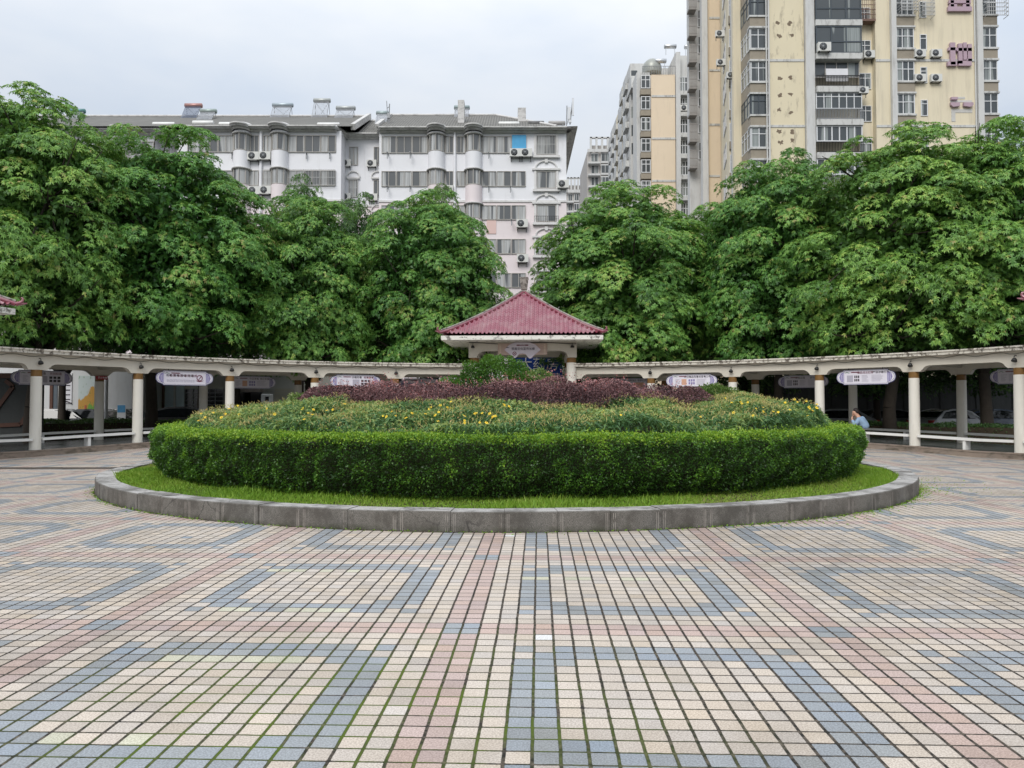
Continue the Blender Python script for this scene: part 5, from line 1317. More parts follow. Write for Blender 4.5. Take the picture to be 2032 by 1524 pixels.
# left wing
rowsC = [(271.5, 305), (340.5, 371)]
for i, (a, b_) in enumerate(rowsC):
    for u in ((374, 404), (404, 435), (435, 466), (498, 516), (524, 541), (574, 606), (606, 638), (638, 668)):
        window(wb, X_(u[0]), X_(u[1]) - .03, Z_(b_), Z_(a), -.35, 2, bars=(i == 1 and u[0] > 520))
    q = MB(); q.add([(X_(668), -.34, Z_(b_)), (X_(677.5), .5, Z_(b_)), (X_(677.5), .5, Z_(a)), (X_(668), -.34, Z_(a))], [(0, 1, 2, 3)]); q.build('corner_pane', G1, wb)
for pa, pb in ((466, 498), (541, 573)): bay(pa, pb, rowsC, -.3, Z_(480))
q = MB(); q.tube((X_(520), -.42, 0), (X_(520), -.42, zt), .13, n=10); q.build('drainpipe', W1, wb)
for u in ((318, 342), (254, 276), (276, 300), (210, 232)): window(wb, X_(u[0]), X_(u[1]), Z_(312), Z_(278), (1.45 if u[0] > 300 else .35), 2)
bay(224, 250, [(276, 306)], .4, Z_(420))
# cornice following the facade, curving round the bays
def cornice_line():
    pts = []
    def add(px, dy): pts.append((X_(px), dy))
    def arc(pa, pb, dy):
        xa, xb = X_(pa), X_(pb); c_ = (xa + xb) / 2; r_ = (xb - xa) / 2
        for k in range(13): t = math.pi * k / 12; pts.append((c_ - r_ * math.cos(t), dy - .85 * math.sin(t)))
    add(-200, .4); arc(222, 252, .4); add(318, .4); add(340, 1.5); add(356, 1.5); add(366, -.3); arc(464, 500, -.3); arc(539, 575, -.3); add(668, -.3); add(684, 1.5); add(744, 1.5); add(754, 0); arc(848, 884, 0); arc(922, 958, 0); add(1124, 0)
    return pts
cl = cornice_line(); prof = [(.05, 262), (-.12, 264.5), (-.30, 261), (-.34, 258), (-.60, 257), (-.66, 253.5), (-.80, 252.5), (-.80, 250), (.3, 248.5)]
q = MB(); vs = []; fs = []
zp = [(d, Z_(py, YB + min(d, 0))) for d, py in prof]; k = len(zp)
for x_, y_ in cl:
    for (d, z), (d_, py_) in zip(zp, prof): vs.append((x_, y_ + d, z))
for i in range(len(cl) - 1):
    for l in range(k - 1): fs.append((i * k + l, i * k + l + 1, (i + 1) * k + l + 1, (i + 1) * k + l))
q.add(vs, fs); xr = X_(1124)
# return of the cornice on the right gable with its deep soffit
vs = []; 
for y_ in (-.80, 13.2):
    for d, z in zp: vs.append((xr - d * 1.12, y_ if y_ > 0 else d, z))
fs = [(l, l + 1, k + l + 1, k + l) for l in range(k - 1)]; q.add(vs, fs)
q.build('cornice', CORN, wb)
# roofs
def roof(pa, pb, ye, dye, pyr, hipr=False, nm='roof'):
    xa, xb = X_(pa), X_(pb); ze = Z_(249.5, YB - .7); yr = 7.0; zr = P(1016, pyr, YB + yr).z
    xe = xb - (5.2 if hipr else 0)
    q = MB(); q.add([(xa, dye, ze), (xb, dye, ze), (xe, yr, zr), (xa, yr, zr), (xa, 14, ze), (xb, 14, ze)], [(0, 1, 2, 3), (3, 2, 5, 4), (1, 5, 2)], 0)
    q.path([(xa, yr, zr + .05), (xe, yr, zr + .05)], .13, 6, 1)
    if hipr: q.path([(xe, yr, zr + .05), (xb, dye, ze + .05)], .12, 6, 1)
    q.add([(xa, dye, ze), (xa, yr, zr), (xa, 14, ze)], [(0, 1, 2)], 2)
    if not hipr: q.add([(xb, dye, ze), (xb, yr, zr), (xb, 14, ze)], [(0, 1, 2)], 2)
    return q.build(nm, [ROOF, CORN, CORN], wb)
roof(-200, 700, 0, -.6, 231.5); roof(748, 1104, 0, -.5, 229.5, True)
roof(700.5, 747.5, 0, 1.2, 241)
q = MB(); q.box(X_(1085), X_(1140), -.2, 13, Z_(255), Z_(249.5, YB - .7)); q.build('roof', CORN, wb)
for a, b_ in ((697, 705), (744, 752)):
    q = MB(); q.add([(X_(a), -.5, Z_(250)), (X_(b_), -.5, Z_(250)), (X_(b_), 7, P(1016, 230, 72).z + .25), (X_(a), 7, P(1016, 230, 72).z + .25)], [(0, 1, 2, 3)]); o = q.build('parapet', CORN, wb); s_ = o.modifiers.new('solid', 'SOLIDIFY'); s_.thickness = .5
q = MB(); q.box(X_(1028) , X_(1045), 3, 4.5, Z_(250), P(1016, 222, 69).z); q.build('chimney', CORN, wb); q = MB(); q.box(X_(905, 300), X_(918, 300), 2, 3, Z_(250), P(1016, 207, 68).z); q.build('chimney', CORN, wb)
# wall mounted things
grp = 'air conditioners on the white block'
def ac(px, py, label, dy=-.2, s_=1.15):
    p_ = P(px, py, YB + dy); aircon(p_.x, YB + dy - .12, p_.z - .3, label, grp, s_)
ac(1023, 305, 'left air conditioner of the pair under the blue screened window'); ac(1044.5, 305, 'right air conditioner of the pair under the blue screened window')
ac(1036, 445, 'air conditioner below the second window row of the pinkish wall'); ac(1037, 514, 'air conditioner below the third window row of the pinkish wall')
ac(504, 311.5, 'air conditioner left of the drainpipe, upper row of the left wing', -.5); ac(527, 311, 'air conditioner right of the drainpipe, upper row of the left wing', -.5)
ac(505, 380, 'air conditioner left of the drainpipe, lower row of the left wing', -.5); ac(528, 379, 'air conditioner right of the drainpipe, lower row of the left wing', -.5)
ac(687, 324, 'air conditioner under the left recess window, top storey', 1.4, 1.0); ac(738, 325, 'air conditioner under the right recess window, top storey', 1.4, 1.0)
ac(687, 391, 'air conditioner under the left recess window, second storey', 1.4, 1.0); ac(740, 392, 'air conditioner under the right recess window, second storey', 1.4, 1.0)
ac(888, 378, 'air conditioner between the two round bays above the tree top'); ac(1117, 367, 'dark air conditioner on the right end of the white block')
q = MB(); q.box(X_(1016), X_(1044), -.16, -.12, Z_(303), Z_(269)); q.build('blue_screen', pm('blue_sheet', (.07, .35, .62), .5, .12, 4), wb)
q = MB(); q.box(X_(966), X_(984.5), -.05, -.002, Z_(464), Z_(437)); q.build('pink_patch', pm('fresh_pink_paint', (.72, .52, .48), .6, .05, 1), wb)
q = MB()
for px, py in ((770, 305), (815, 305), (970, 305), (1015, 437), (970, 372), (1013, 372), (770, 371), (815, 371), (408, 306), (463, 306), (610, 306), (656, 306)):
    q.box(X_(px) - .04, X_(px) + .04, -.75, 0, Z_(py) - .1, Z_(py) - .04); q.box(X_(px) - .04, X_(px) + .04, -.5, -.42, Z_(py) - .55, Z_(py) - .1)
q.build('drying_bracket', M['grey'], wb)
# roof furniture
heater(374, 236, 71, 34, 31, 'solar water heater with a red ended tank and blue tubes', (.40, .22, .20), 2)
heater(404, 239, 69.5, 32, 23, 'solar water heater beside the red one, green ended tank', (.30, .36, .34))
heater(554, 235, 71.5, 41, 31, 'solar water heater with a blue ended tank on the roof middle', (.38, .44, .48))
heater(633, 235, 71.5, 33, 40, 'tallest solar water heater on the roof', (.40, .42, .41), 1, 1.4)
heater(681, 236, 71, 38, 26, 'low wide solar water heater right of the tallest one', (.40, .42, .42))
heater(755, 245, 67.5, 24, 25, 'solar water heater beside the left antenna over the roof step', (.30, .36, .36))
heater(915, 237, 71, 30, 28, 'solar water heater behind the chimney on the right part of the roof', (.30, .36, .36))
heater(140, 240, 70, 30, 24, 'solar water heater whose round tank end peeps out over the leftmost tree', (.10, .22, .22))
for px, py, Y, wpx, lab in ((325, 247, 66, 42, 'white tank lying low on the roof at the far left'), (403, 244, 66, 40, 'white tank on its stand below the green ended heater'), (457, 247, 66, 43, 'white tank lying on the roof before the left round bays'), (652, 248, 66, 43, 'white tank lying at the roof edge below the low wide heater'),
        (1010, 246, 66.5, 40, 'white tank on the right roof slope'), (1064, 244.5, 66.5, 30, 'dark tank at the right end of the tiled roof'), (1105, 244.5, 66.5, 32, 'grey tank on the flat roof at the right end')):
    p_ = P(px, py, Y); wd = wpx / F * Y
    e = empty('roof_tank', p_, 0, lab, 'water tank', 'lying tanks on the white block roof')
    q = MB(); q.M = Matrix.Rotation(math.pi / 2, 4, 'Y'); q.lathe([(.14, -wd / 2 - .04), (.2, -wd / 2), (.2, wd / 2), (.14, wd / 2 + .04)], n=16); q.build('tank', pm('roof_tank_' + str(px), (.12, .12, .12) if px == 1064 else (.35, .34, .33) if px == 1105 else (.74, .74, .72), .4, .08, 3), e)
    q = MB(); q.box(-wd * .4, -wd * .34, -.18, .18, -.35, -.12); q.box(wd * .34, wd * .4, -.18, .18, -.35, -.12); q.build('stand', M['grey'], e)
p_ = P(1131, 247, 64.8); e = empty('cell_antenna', p_, 0, 'grey panel antenna mast on the right corner of the white block roof', 'antenna')
u_ = 64.8 / F
q = MB(); q.tube((0, 0, 0), (.9 * u_ * 6, 0, 48 * u_), .05, n=6); q.tube((-7 * u_, 0, 0), (-6 * u_, 0, 38 * u_), .04, n=6); q.tube((-7 * u_, .6, 0), (2 * u_, 0, 25 * u_), .03, n=5); q.build('mast', M['grey'], e)
q = MB(); q.box(-5 * u_, 1 * u_, -.15, .02, 10 * u_, 34 * u_); q.box(4 * u_, 7.5 * u_, -.2, -.08, 17 * u_, 52 * u_); q.box(-3 * u_, 3 * u_, -.14, .0, 3 * u_, 9 * u_); q.build('antenna_panel', M['chrome'], e)
p_ = P(770, 246, 66.5); e = empty('cell_antenna', p_, 0, 'thin twin pole antenna over the roof step of the white block', 'antenna')
q = MB(); q.tube((0, 0, 0), (-3 * u_, 0, 48 * u_), .035, n=5); q.tube((2 * u_, 0, 0), (3 * u_, 0, 42 * u_), .05, n=5); q.tube((-3 * u_, 0, 32 * u_), (2 * u_, 0, 36 * u_), .03, n=5); q.box(-1 * u_, 4 * u_, -.1, .1, 12 * u_, 22 * u_); q.build('mast', M['grey'], e)

# ================================================================ near beige tower
YT = 68.0
T = empty('beige_tower', (0, YT, 0), 0, 'tall beige apartment tower with white pilasters and big wall characters at upper right', 'apartment tower')
x_t = lambda px, dy=0: P(px, 250, YT + dy).x
z_t = lambda py, dy=0: P(1700, py, YT + dy).z
BE = pm('beige_facade', (.74, .66, .49), .7, .05, .4, .6, (.40, .35, .27), .48, .78, (2.4, 2.4, .22), .8)
BE2 = pm('peach_facade', (.76, .63, .47), .7, .05, .4, .4, (.42, .34, .26), .54, .80, (2, 2, .3), .8)
BES = pm('spotted_beige_facade', (.72, .64, .46), .7, .06, .5, .75, (.16, .13, .10), .54, .72, (1.6, 1.6, .45), 1.1)
PIL = pm('white_pilaster', (.60, .60, .585), .7, .06, .8, .5, (.28, .26, .24), .5, .75, (2, 2, .4), 1.2)
SPN = pm('brown_grey_spandrel', (.32, .28, .22), .7, .12, 3, .4, (.12, .10, .08), .5, .7)
SLB = pm('stained_white_slab', (.58, .58, .56), .7, .08, 1, .7, (.15, .14, .13), .5, .68, (2, 2, .6), 1.5)
ZTOP = z_t(-330)
SP = 65.3                      # storey in pixels
rows_ = [k for k in range(-2, 5)]
def tb(name, pa, pb, y0, y1, mat, z0=0, z1=None, lab=None):
    q = MB(); q.box(x_t(pa), x_t(pb), y0, y1, z0, ZTOP if z1 is None else z1); o = q.build(name, mat, T)
    if lab: o['label'] = lab
    return o
# main mass
tb('wall', 1524, 1597, 0, 14, BES, lab='spotted beige wall panel')
tb('wall', 1597.2, 1710, .9, 14, BE); tb('wall', 1710.2, 1739, .6, 14, BE); tb('wall', 1739.2, 1768, 0, 14, BE)
tb('pilaster', 1598, 1615.5, -.35, .89, PIL); tb('pilaster', 1768.2, 1778, -.35, 14, PIL)
tb('wall', 1778.2, 1815, .5, 14, BE); tb('wall', 1815.2, 1939, 0, 14, BE); tb('pilaster', 1939.2, 1950, -.3, 14, PIL); tb('wall', 1950.2, 1968, .5, 14, BE)
tb('wall', 1490, 1523.8, .5, 2.55, BE)
tb('wall', 1473, 1489.8, 2.6, 3.1, BE)
q = MB(); q.box(24.2, 42, 2.6, 20, 0, ZTOP - .3); q.build('core_wall', BE, T)
tb('pilaster', 1523.9, 1527, -.25, -.01, PIL)
# string courses
for py in (120, 250.5, -10):
    for a, b_ in ((1527.2, 1597), (1739.5, 1768), (1815.4, 1939)):
        q = MB(); q.box(x_t(a), x_t(b_), -.05, -.002, z_t(py + 2.4), z_t(py - 2.4)); q.build('string_course', SLB, T)
# holes and stains of removed brackets
q = MB(); rr = random.Random(4)
for py in (48, 70, 156, 187, 220, 262, 282):
    for px in (1548, 1571):
        c_ = Vector((x_t(px + rr.uniform(-3, 3)), -.004, z_t(py + rr.uniform(-3, 3)))); pl_ = []
        for k in range(11): a = 6.283 * k / 11; r_ = rr.uniform(.10, .30); pl_.append((c_.x + r_ * math.cos(a), c_.y, c_.z + r_ * math.sin(a) * .9))
        q.add(pl_, [list(range(11))])
q.build('bracket_scar', pm('scar', (.20, .155, .11), .9, .5, 6), T)
# bay window column with glazed left flank
def tower_bay(pa, pb, pys, dark=(), flank=0, dep=.5, sash=2, tr=.68, hgt=40, gl=G2):
    for i, py in enumerate(pys):
        z1, z0 = z_t(py), z_t(py + hgt); fr = FRD if i in dark else FRW
        window(T, x_t(pa), x_t(pb), z0, z1, -.06, sash, fr, gl, 0, .07, tr)
        q = MB(); q.box(x_t(pa) - .05, x_t(pb) + .05, -.12, .5, z_t(py + SP) + .16, z0 - .16, 0); q.box(x_t(pa) - .12, x_t(pb) + .12, -.22, .5, z0 - .16, z0 - .002, 1); q.box(x_t(pa) - .12, x_t(pb) + .12, -.22, .5, z_t(py + SP) + .002, z_t(py + SP) + .16, 1)
        q.build('spandrel', [SPN, SLB], T)
        if flank:
            xa = x_t(pa) - .03
            q = MB()
            for k in range(4): yy = -.04 + 2.55 * k / 3; q.box(xa - .05, xa, yy - .035, yy + .035, z0, z1)
            for z_ in (z0 + .035, z0 + (z1 - z0) * tr, z1 - .035): q.box(xa - .045, xa + .004, -.03, 2.5, z_ - .035, z_ + .035)
            w_ = q.build('flank_window', fr, T); q = MB(); q.quad((xa - .01, -.03, z0), (xa - .01, 2.5, z0), (xa - .01, 2.5, z1), (xa - .01, -.03, z1)); q.build('pane', gl, w_)
            q = MB(); q.box(xa - .03, xa + .6, .51, 2.55, z_t(py + SP), z0 - .003, 0); q.build('spandrel', SPN, T)
pys = [-138.3, -73, -8, 57.6, 122.9, 188.2, 253.5, 318.8]
tower_bay(1490, 1521, pys, (2, 5), 1)
tower_bay(1780, 1815, [p + (-1) for p in pys], (6,), 0, sash=3, tr=.6)
tower_bay(1951.5, 1980, [p - 2 for p in pys], (), 0, sash=2, tr=.62)
# glazed balconies
for i, py in enumerate(pys):
    zb = z_t(py + 52.5); zt_ = z_t(py - 1); za, zc = x_t(1616.5), x_t(1707.5)
    q = MB(); q.box(za, zc + .05, -.55, .9, z_t(py + 64), zb); q.build('balcony_slab', SLB, T)
    if i in (2, 3): window(T, za, zc, zb, zt_, -.45, 3, FRD, G2, 0, .10, .42, 'glazed_balcony')
    elif i == 4:
        window(T, za, zc, zb + 1.0, zt_, .1, 4, FR, G2, 0, .07, 0, 'glazed_balcony')
    elif i == 5: window(T, za, zc, zb + .98, zt_, -.35, 6, FRW, G2, 0, .07, .75, 'glazed_balcony')
    else: window(T, za, zc, zb + 1.0, zt_, -.35, 6, FRW, G2, 0, .10, 0, 'glazed_balcony')
    if i not in (2, 3):
        q = MB(); nb_ = 30
        for k in range(nb_ + 1): xx = za + (zc - za) * k / nb_; q.box(xx - .022, xx + .022, -.52, -.49, zb, zb + .95)
        q.box(za, zc, -.53, -.47, zb + .9, zb + .97); q.box(za, zc, -.53, -.47, zb + .05, zb + .1)
        q.build('balcony_railing', M['black'] if i in (4, 6) else M['grey'], T)
q = MB(); q.box(x_t(1637), x_t(1680), -.40, -.36, z_t(165), z_t(140)); q.build('hanging_cloth', pm('white_cloth', (.72, .72, .74), .8), T)
# narrow strip of windows right of the balconies
for i, py in enumerate(pys):
    window(T, x_t(1711.5), x_t(1735.5), z_t(py + 49), z_t(py + 17), .56, 2, FRW, G2, 0, .06, .68)
q = MB(); 
for k in range(8): xx = x_t(1709) + (x_t(1738) - x_t(1709)) * k / 7; q.box(xx - .015, xx + .015, -.2, -.17, z_t(40), z_t(2))
for k in range(5): zk = z_t(40) + (z_t(2) - z_t(40)) * k / 4; q.box(x_t(1708), x_t(1739), -.215, -.155, zk - .02, zk + .02)
q.box(x_t(1708), x_t(1739), -.2, .6, z_t(43), z_t(41)); q.build('security_grille', pm('rusty_bars', (.24, .15, .12), .7, .3, 5), T)
for x0_, x1_, ya, yb in ((1784, 1817, -2, 28), (1826, 1850, -2, 38), (1953, 1995, -2, 38)):
    q = MB(); a0, a1 = x_t(x0_), x_t(x1_)
    for k in range(11): xx = a0 + (a1 - a0) * k / 10; q.box(xx - .015, xx + .015, -.75, -.72, z_t(yb), z_t(ya)); 
    for k in range(6):
        zk = z_t(yb) + (z_t(ya) - z_t(yb)) * k / 5; q.box(a0, a1, -.765, -.705, zk - .018, zk + .018); q.box(a0 - .02, a0 + .02, -.70, 0, zk - .018, zk + .018); q.box(a1 - .02, a1 + .02, -.70, 0, zk - .018, zk + .018)
    q.build('security_grille', BARS, T)
for py in (3.5, 68.7, 133.5, 198.5, 263.5):
    window(T, x_t(1827.5), x_t(1841), z_t(py + 32), z_t(py), -.02, 1, FRW, G2, 0, .06, .75)
q = MB(); q.tube((x_t(1936.5), -.08, 0), (x_t(1936.5), -.08, ZTOP), .07, n=8); q.tube((x_t(1520), -.3, 0), (x_t(1520), -.3, ZTOP), .06, n=8); q.build('drainpipe', PIL, T)
# left stepped part of the tower, set back
def tb2(name, pa, pb, dyf, mat, lab=None, dep=.9):
    q = MB(); q.box(P(pa, 250, YT + dyf).x, P(pb, 250, YT + dyf).x, dyf, dyf + dep, 0, ZTOP); o = q.build(name, mat, T)
    if lab: o['label'] = lab
    return o
tb2('pilaster', 1456, 1473, 3.0, PIL)
tb2('wall', 1447, 1457, 4.2, BE, None, .3)
for py in [-138.3 + SP * .955 * k + 8 for k in range(8)]:
    zz0, zz1 = P(1450, py + 36, YT + 4).z, P(1450, py, YT + 4).z; window(T, P(1448, 250, YT + 4.1).x, P(1455, 250, YT + 4.1).x, zz0, zz1, 4.12, 1, FRW, G2, 0, .08, .6)
    q = MB(); q.box(P(1447.2, 250, YT + 4.1).x, P(1455.5, 250, YT + 4.1).x, 4.0, 4.2, P(1450, py + 52, YT + 4).z, zz0 - .02); q.build('spandrel', SPN, T)
# side wall running back, with small windows
q = MB(); xa, xb = P(1447, 250, YT + 4.3).x, P(1430, 250, YT + 15.95).x
q.add([(xa, 4.3, 0), (xa, 4.3, ZTOP), (xb, 15.95, ZTOP), (xb, 15.95, 0)], [(0, 1, 2, 3)]); q.build('side_wall', BE, T)
def side_pt(f): return Vector((xa + (xb - xa) * f, 4.3 + 11.65 * f, 0))
for k in range(8):
    zc = z_t(-90 + SP * k, 8)
    for f0, f1, nm in ((.28, .55, 'window'),):
        a, b_ = side_pt(f0), side_pt(f1); q = MB(); o_ = Vector((-.04, 0, 0))
        q.add([tuple(v) for v in (a + o_ + Vector((0, 0, zc - .9)), b_ + o_ + Vector((0, 0, zc - .9)), b_ + o_ + Vector((0, 0, zc + .8)), a + o_ + Vector((0, 0, zc + .8)))], [(0, 1, 2, 3)])
        w_ = q.build('window', G2, T); q = MB()
        for p0, p1 in (((f0, -.9), (f1, -.9)), ((f0, .8), (f1, .8)), ((f0, -.9), (f0, .8)), ((f1, -.9), (f1, .8)), (((f0 + f1) / 2, -.9), ((f0 + f1) / 2, .8))):
            u0, u1 = side_pt(p0[0]) + o_, side_pt(p1[0]) + o_; q.tube((u0.x, u0.y, zc + p0[1]), (u1.x, u1.y, zc + p1[1]), .05, n=5)
        q.build('frame', FRW, w_)
tb2('wall', 1406, 1430, 16.0, BE2, 'peach wall panel')
tb2('pilaster', 1394, 1405.5, 15.4, PIL)
for py in (139, 247, 349, 35):
    q = MB(); q.box(P(1408, py, YT + 15.9).x, P(1429, py, YT + 15.9).x, 15.93, 15.998, P(1408, py + 2, YT + 15.9).z, P(1408, py - 2, YT + 15.9).z); q.build('string_course', SLB, T)
q = MB(); q.box(P(1368, 250, YT + 18).x, P(1394, 250, YT + 18).x, 18, 19, 0, ZTOP); q.build('wall', PIL, T)
for k in range(9):
    py = -150 + 52.5 * k + 12
    a, b_ = P(1386, 250, YT + 17.9).x, P(1393.5, 250, YT + 17.9).x
    window(T, a, b_, P(1390, py + 34, YT + 17.9).z, P(1390, py, YT + 17.9).z, 17.92, 1, FRW, G2, 0, .07, .5)
    q = MB(); a, b_ = P(1369, 250, YT + 16.8).x, P(1384, 250, YT + 16.8).x; z0_, z1_ = P(1376, py + 48, YT + 16.8).z, P(1376, py + 16, YT + 16.8).z
    q.box(a, b_, 16.8, 18, z0_ - .2, z0_)
    for j in range(9): xx = a + (b_ - a) * j / 8; q.box(xx - .03, xx + .03, 16.8, 16.86, z0_, z1_)
    for zz_ in (z0_ + .1, (z0_ + z1_) / 2, z1_): q.box(a, b_, 16.79, 16.87, zz_ - .04, zz_ + .04)
    q.build('caged_balcony', pm('old_bars', (.30, .28, .26), .7, .2, 4) if k == 0 else bpy.data.materials['old_bars'], T)
# big characters
CH = pm('mauve_characters', (.45, .33, .385), .6, .08, 2, .3, (.2, .14, .17), .5, .75)
def character(body, px, py, hpx, label, bold=.10):
    p_ = P(px, py, YT - .25); e = empty('wall_character', p_, 0, label, 'character sign', 'big characters on the beige tower')
    me = text_mesh(body, hpx / F * YT * 1.08, CH, .22)
    o = link('character', me, e); return o
def stroke_char(px, py, strokes, label, w_=46, h_=50):
    p_ = P(px, py, YT - .02); e = empty('wall_character', p_, 0, label, 'character sign', 'big characters on the beige tower'); u = YT / F
    q = MB()
    for st in strokes:
        if not isinstance(st[0], tuple): x0_, y0_, x1_, y1_ = st; q.box(x0_ * u, x1_ * u, -.24, 0, -y1_ * u, -y0_ * u)
        else: q.prism([(a * u, -c * u) for a, c in st], -.24, 0)
    q.build('character', CH, e); return e
# strokes in photo pixels about the character centre (x right, y down)
stroke_char(1902, 109, [(-23, -13, -6, -7), (-19, -23, -9, 22), (-25, 16, -6, 24), (-3, -21, 5, 20), (-3, 14, 23, 24), (-6, -12, 24, -5.5), (7, -23, 14, 12), (16, -20, 24, 15), (13, 10, 24, 15)], 'mauve character of a wide three stroke form on the tower wall, the complete one')
stroke_char(1902, 2, [(-24, 14, 24, 23), (-22, 1, 22, 7), (-24, -14, 24, -8), (-19, -8, -12, 14), (12, -8, 19, 14), [(-21, 14), (-21, 9), (-6, 9), (-6, 14)], [(6, 14), (6, 9), (21, 9), (21, 14)], (-4, -25, 4, -14)], 'mauve character cut by the top edge of the picture')
stroke_char(1907, 208, [(-22, -14, -9, -9), [(-23, -3), (-5, -3), (-5, 4), (-18, 6), (-23, 2)], [(3, -3), (22, -3), (22, 2), (17, 6), (3, 4)]], 'broken mauve character above the trees, most of its strokes missing')
o = None
q = MB(); u = YT / F; p_ = P(1907, 208, YT)
for x0_, y0_, x1_, y1_ in ((-22, -9, 22, -5), (-20, 9, 22, 16), (-20, 16, -12, 34), (-8, -16, 8, -12)): q.box(p_.x + x0_ * u, p_.x + x1_ * u, -.03, -.003, p_.z - y1_ * u, p_.z - y0_ * u)
q.build('character_ghost', pm('pale_ghost', (.56, .55, .52), .8, .15, 3), T)
grp2 = 'air conditioners on the beige tower'
def act(px, py, label, dy=-.1, s_=1.15, mir=False):
    p_ = P(px, py, YT + dy); aircon(p_.x, YT + dy - .1, p_.z - .3, label, grp2, s_)
act(1634, 97, 'large air conditioner on the dark framed balcony of the tower', -.6, 1.35)
act(1723, 110, 'air conditioner below a narrow window right of the tower balconies', .3)
act(1824, 108, 'left unit of the upper air conditioner pair beside the big complete character'); act(1856, 108, 'right unit of the upper air conditioner pair beside the big complete character')
act(1824, 157, 'left unit of the lower air conditioner pair beside the big complete character'); act(1856, 157, 'right unit of the lower air conditioner pair beside the big complete character')
act(1712, 180, 'air conditioner seen edge on at the right end of a tower balcony', -.3, 1.0)
for k, (px, py) in enumerate(((1428, 68), (1430, 125), (1450, 150))):
    act(px, py, ('upper', 'lower', 'rightmost')[k] + ' air conditioner on the recessed side wall of the tower', 5 if k < 2 else 3.5, 1.0)

# ================================================================ middle beige tower
YM = 106.0
Mt = empty('beige_tower', (0, YM, 0), 0, 'farther beige tower with a domed water tank on its roof, left of the near tower', 'apartment tower')
xm = lambda px, dy=0: P(px, 250, YM + dy).x
zm = lambda py, dy=0: P(1310, py, YM + dy).z
def mbx(name, pa, pb, y0, y1, z0, z1, mat): q = MB(); q.box(xm(pa), xm(pb), y0, y1, z0, z1); return q.build(name, mat, Mt)
mbx('wall', 1292, 1340, 0, 14, 0, zm(148), BE2); mbx('pilaster', 1341, 1350, -.3, 14, 0, zm(105), PIL); mbx('wall', 1350.2, 1385, .8, 14, 0, zm(105), PIL)
mbx('wall', 1265, 1291.8, .6, 4, 0, zm(140), PIL)
for py in (191, 275, 359): mbx('string_course', 1293, 1340, -.08, -.002, zm(py + 2), zm(py - 2), SLB)
for k in range(7):
    py = 148 + 41.8 * k
    window(Mt, xm(1272), xm(1290.5), zm(py + 28), zm(py + 2), -.1, 2, FRW, G2, 0, .1, .65); mbx('spandrel', 1271, 1291, -.12, .59, zm(py + 40), zm(py + 29.2), SPN)
    window(Mt, xm(1350.5), xm(1367), zm(py + 30), zm(py + 1), .6, 3, FRW, G2, 0, .1, .6)
    mbx('balcony_slab', 1350.4, 1372, -.2, .79, zm(py + 41), zm(py + 33), SLB)
    q = MB(); xa_ = xm(1271.5); q.quad((xa_, -.1, zm(py + 28)), (xm(1265.5, 4), 3.6, zm(py + 28)), (xm(1265.5, 4), 3.6, zm(py + 2)), (xa_, -.1, zm(py + 2))); q.build('flank_pane', G2, Mt)
q = MB(); q.lathe([(1.32, 0), (1.4, .6), (1.34, 1.05), (1.12, 1.55), (.7, 1.95), (.2, 2.1)], (xm(1305), 4, zm(122)), 24); q.build('domed_tank', pm('steel_dome', (.33, .34, .31), .4, .12, 1, metal=.3), Mt)
mbx('roof_house', 1318, 1345, 5, 12, zm(150), zm(104), PIL); mbx('roof_terrace', 1262, 1318, 4, 9, zm(150), zm(126), PIL)
q = MB()
for k in range(15): xx = xm(1275) + (xm(1340) - xm(1275)) * k / 14; q.tube((xx, -.1, zm(148)), (xx, -.1, zm(132)), .03, n=5)
q.tube((xm(1275), -.1, zm(132)), (xm(1340), -.1, zm(132)), .04, n=5); q.build('roof_railing', M['grey'], Mt)
for px, py, wd in ((1330, 92, 24), (1311, 121, 22), (1366, 93, 16)):
    q = MB(); c_ = P(px, py, YM + 3); q.M = Matrix.Translation((c_.x, 3, c_.z)) @ Matrix.Rotation(math.pi / 2, 4, 'Y'); h_ = wd / 2 / F * YM; q.lathe([(.2, -h_ - .05), (.32, -h_), (.32, h_), (.2, h_ + .05)], n=14); q.M = Matrix.Identity(4)
    q.box(c_.x - h_ * .8, c_.x - h_ * .7, 2.9, 3.1, c_.z - 1.2, c_.z - .25); q.box(c_.x + h_ * .7, c_.x + h_ * .8, 2.9, 3.1, c_.z - 1.2, c_.z - .25); q.build('roof_tank', M['chrome'], Mt)
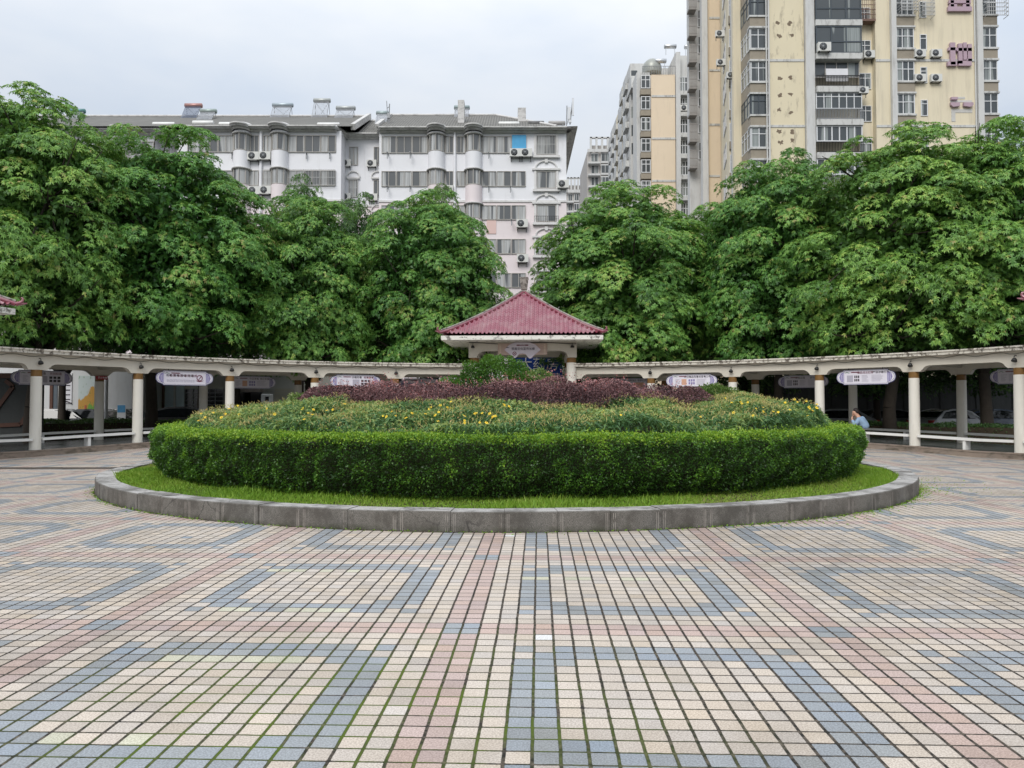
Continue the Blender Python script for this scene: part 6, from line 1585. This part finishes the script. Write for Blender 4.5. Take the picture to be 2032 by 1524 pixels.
# blocks stepping back to the left
for pa, pb, dy, pt, mt in ((1251, 1268, 6, 126, PIL), (1243, 1254, 14, 150, BE), (1239, 1252, 20, 186, BE), (1230, 1243, 30, 215, BE), (1222, 1234, 40, 236, PIL), (1217, 1226, 50, 256, PIL)):
    q = MB(); q.box(P(pa, 250, YM + dy).x, P(pb + 30, 250, YM + dy).x, dy, dy + 5, 0, P(pa, pt, YM + dy).z); q.build('stepped_wing', mt, Mt)
    for k in range(5):
        q = MB(); py = pt + 14 + k * 36; x0_ = P(pa + 2, 250, YM + dy).x; x1_ = P(pb - 3, 250, YM + dy).x
        q.quad((x0_, dy - .02, P(pa, py + 22, YM + dy).z), (x1_, dy - .02, P(pa, py + 22, YM + dy).z), (x1_, dy - .02, P(pa, py, YM + dy).z), (x0_, dy - .02, P(pa, py, YM + dy).z)); q.build('window', G2, Mt)
    xs_ = P(pa, 250, YM + dy).x; sm = P(pa, 300, YM + dy).z; q = MB(); zt__ = P(pa, pt, YM + dy).z
    for k in range(9):
        zk = zt__ - 2.2 - 2.9 * k
        q.box(xs_ - .55, xs_ - .001, dy + 1.2, dy + 4.2, zk - 1.1, zk - .2, 0); q.box(xs_ - .04, xs_ + .001, dy + 5.2, dy + 7.4, zk - .9, zk + .6, 1); q.box(xs_ - .5, xs_ - .44, dy + 1.25, dy + 4.1, zk - .199, zk + .9, 2)
    q.build('balcony', [SLB, G2, BARS], Mt)
p_ = P(1358, 221, YM); aircon(p_.x, YM - .1, p_.z, 'air conditioner on the right recess of the farther beige tower', 'air conditioners on the farther tower', 1.4)

# ================================================================ far grey blocks
def far_block(label, px0, px1, Y, pt, storey, mat):
    e = empty('grey_tower', (0, Y, 0), 0, label, 'apartment tower', 'far grey towers'); xf = lambda px: P(px, 300, Y).x; zf = lambda py: P(1180, py, Y).z
    q = MB(); q.box(xf(px0), xf(px1), 0, 20, 0, zf(pt + 30)); q.build('wall', mat, e)
    w_ = px1 - px0
    q = MB(); q.box(xf(px0 + w_ * .12), xf(px1), 1, 18, zf(pt + 30), zf(pt + 14)); q.build('penthouse', mat, e)
    q = MB()
    for k in range(6): xx = xf(px0 + w_ * (.1 + .15 * k)); q.box(xx - .25, xx + .25, -.2, .3, zf(pt + 30), zf(pt))
    q.box(xf(px0 + w_ * .08), xf(px1), -.2, .5, zf(pt + 2.5), zf(pt)); q.box(xf(px0), xf(px1), -1.0, -.8, zf(pt + 32), zf(pt + 26)); q.build('pergola', PIL, e)
    n_ = 0
    for k in range(8):
        py = pt + 34 + storey * k
        for u0, u1 in ((.10, .30), (.36, .58), (.72, .90)):
            q = MB(); a, b_ = xf(px0 + w_ * u0), xf(px0 + w_ * u1); z0_, z1_ = zf(py + storey * .62), zf(py)
            q.box(a, b_, -.5 if u0 == .36 else -.06, 0, z0_ - .5, z1_ + .3, 1); q.box(a + .15, b_ - .15, -.53 if u0 == .36 else -.09, -.3 if u0 == .36 else -.05, z0_, z1_, 0); q.box((a + b_) / 2 - .06, (a + b_) / 2 + .06, -.56 if u0 == .36 else -.12, -.054, z0_, z1_, 1)
            q.build('window', [G2, PIL], e)
        q = MB(); q.box(xf(px0 + w_ * .02), xf(px0 + w_ * .33), -1.6, 0, zf(py + storey * .95), zf(py + storey * .80)); q.build('balcony_slab', PIL, e)
GREY = pm('grey_far_facade', (.44, .415, .39), .7, .06, .3, .4, (.25, .24, .23), .5, .75, (1, 1, .3), .4)
far_block('far grey tower with roof pergolas between the white block and the beige towers', 1165, 1240, 190, 272, 23.4, GREY)
far_block('farther low grey tower just right of the white block', 1122, 1168, 235, 352, 19.5, GREY)
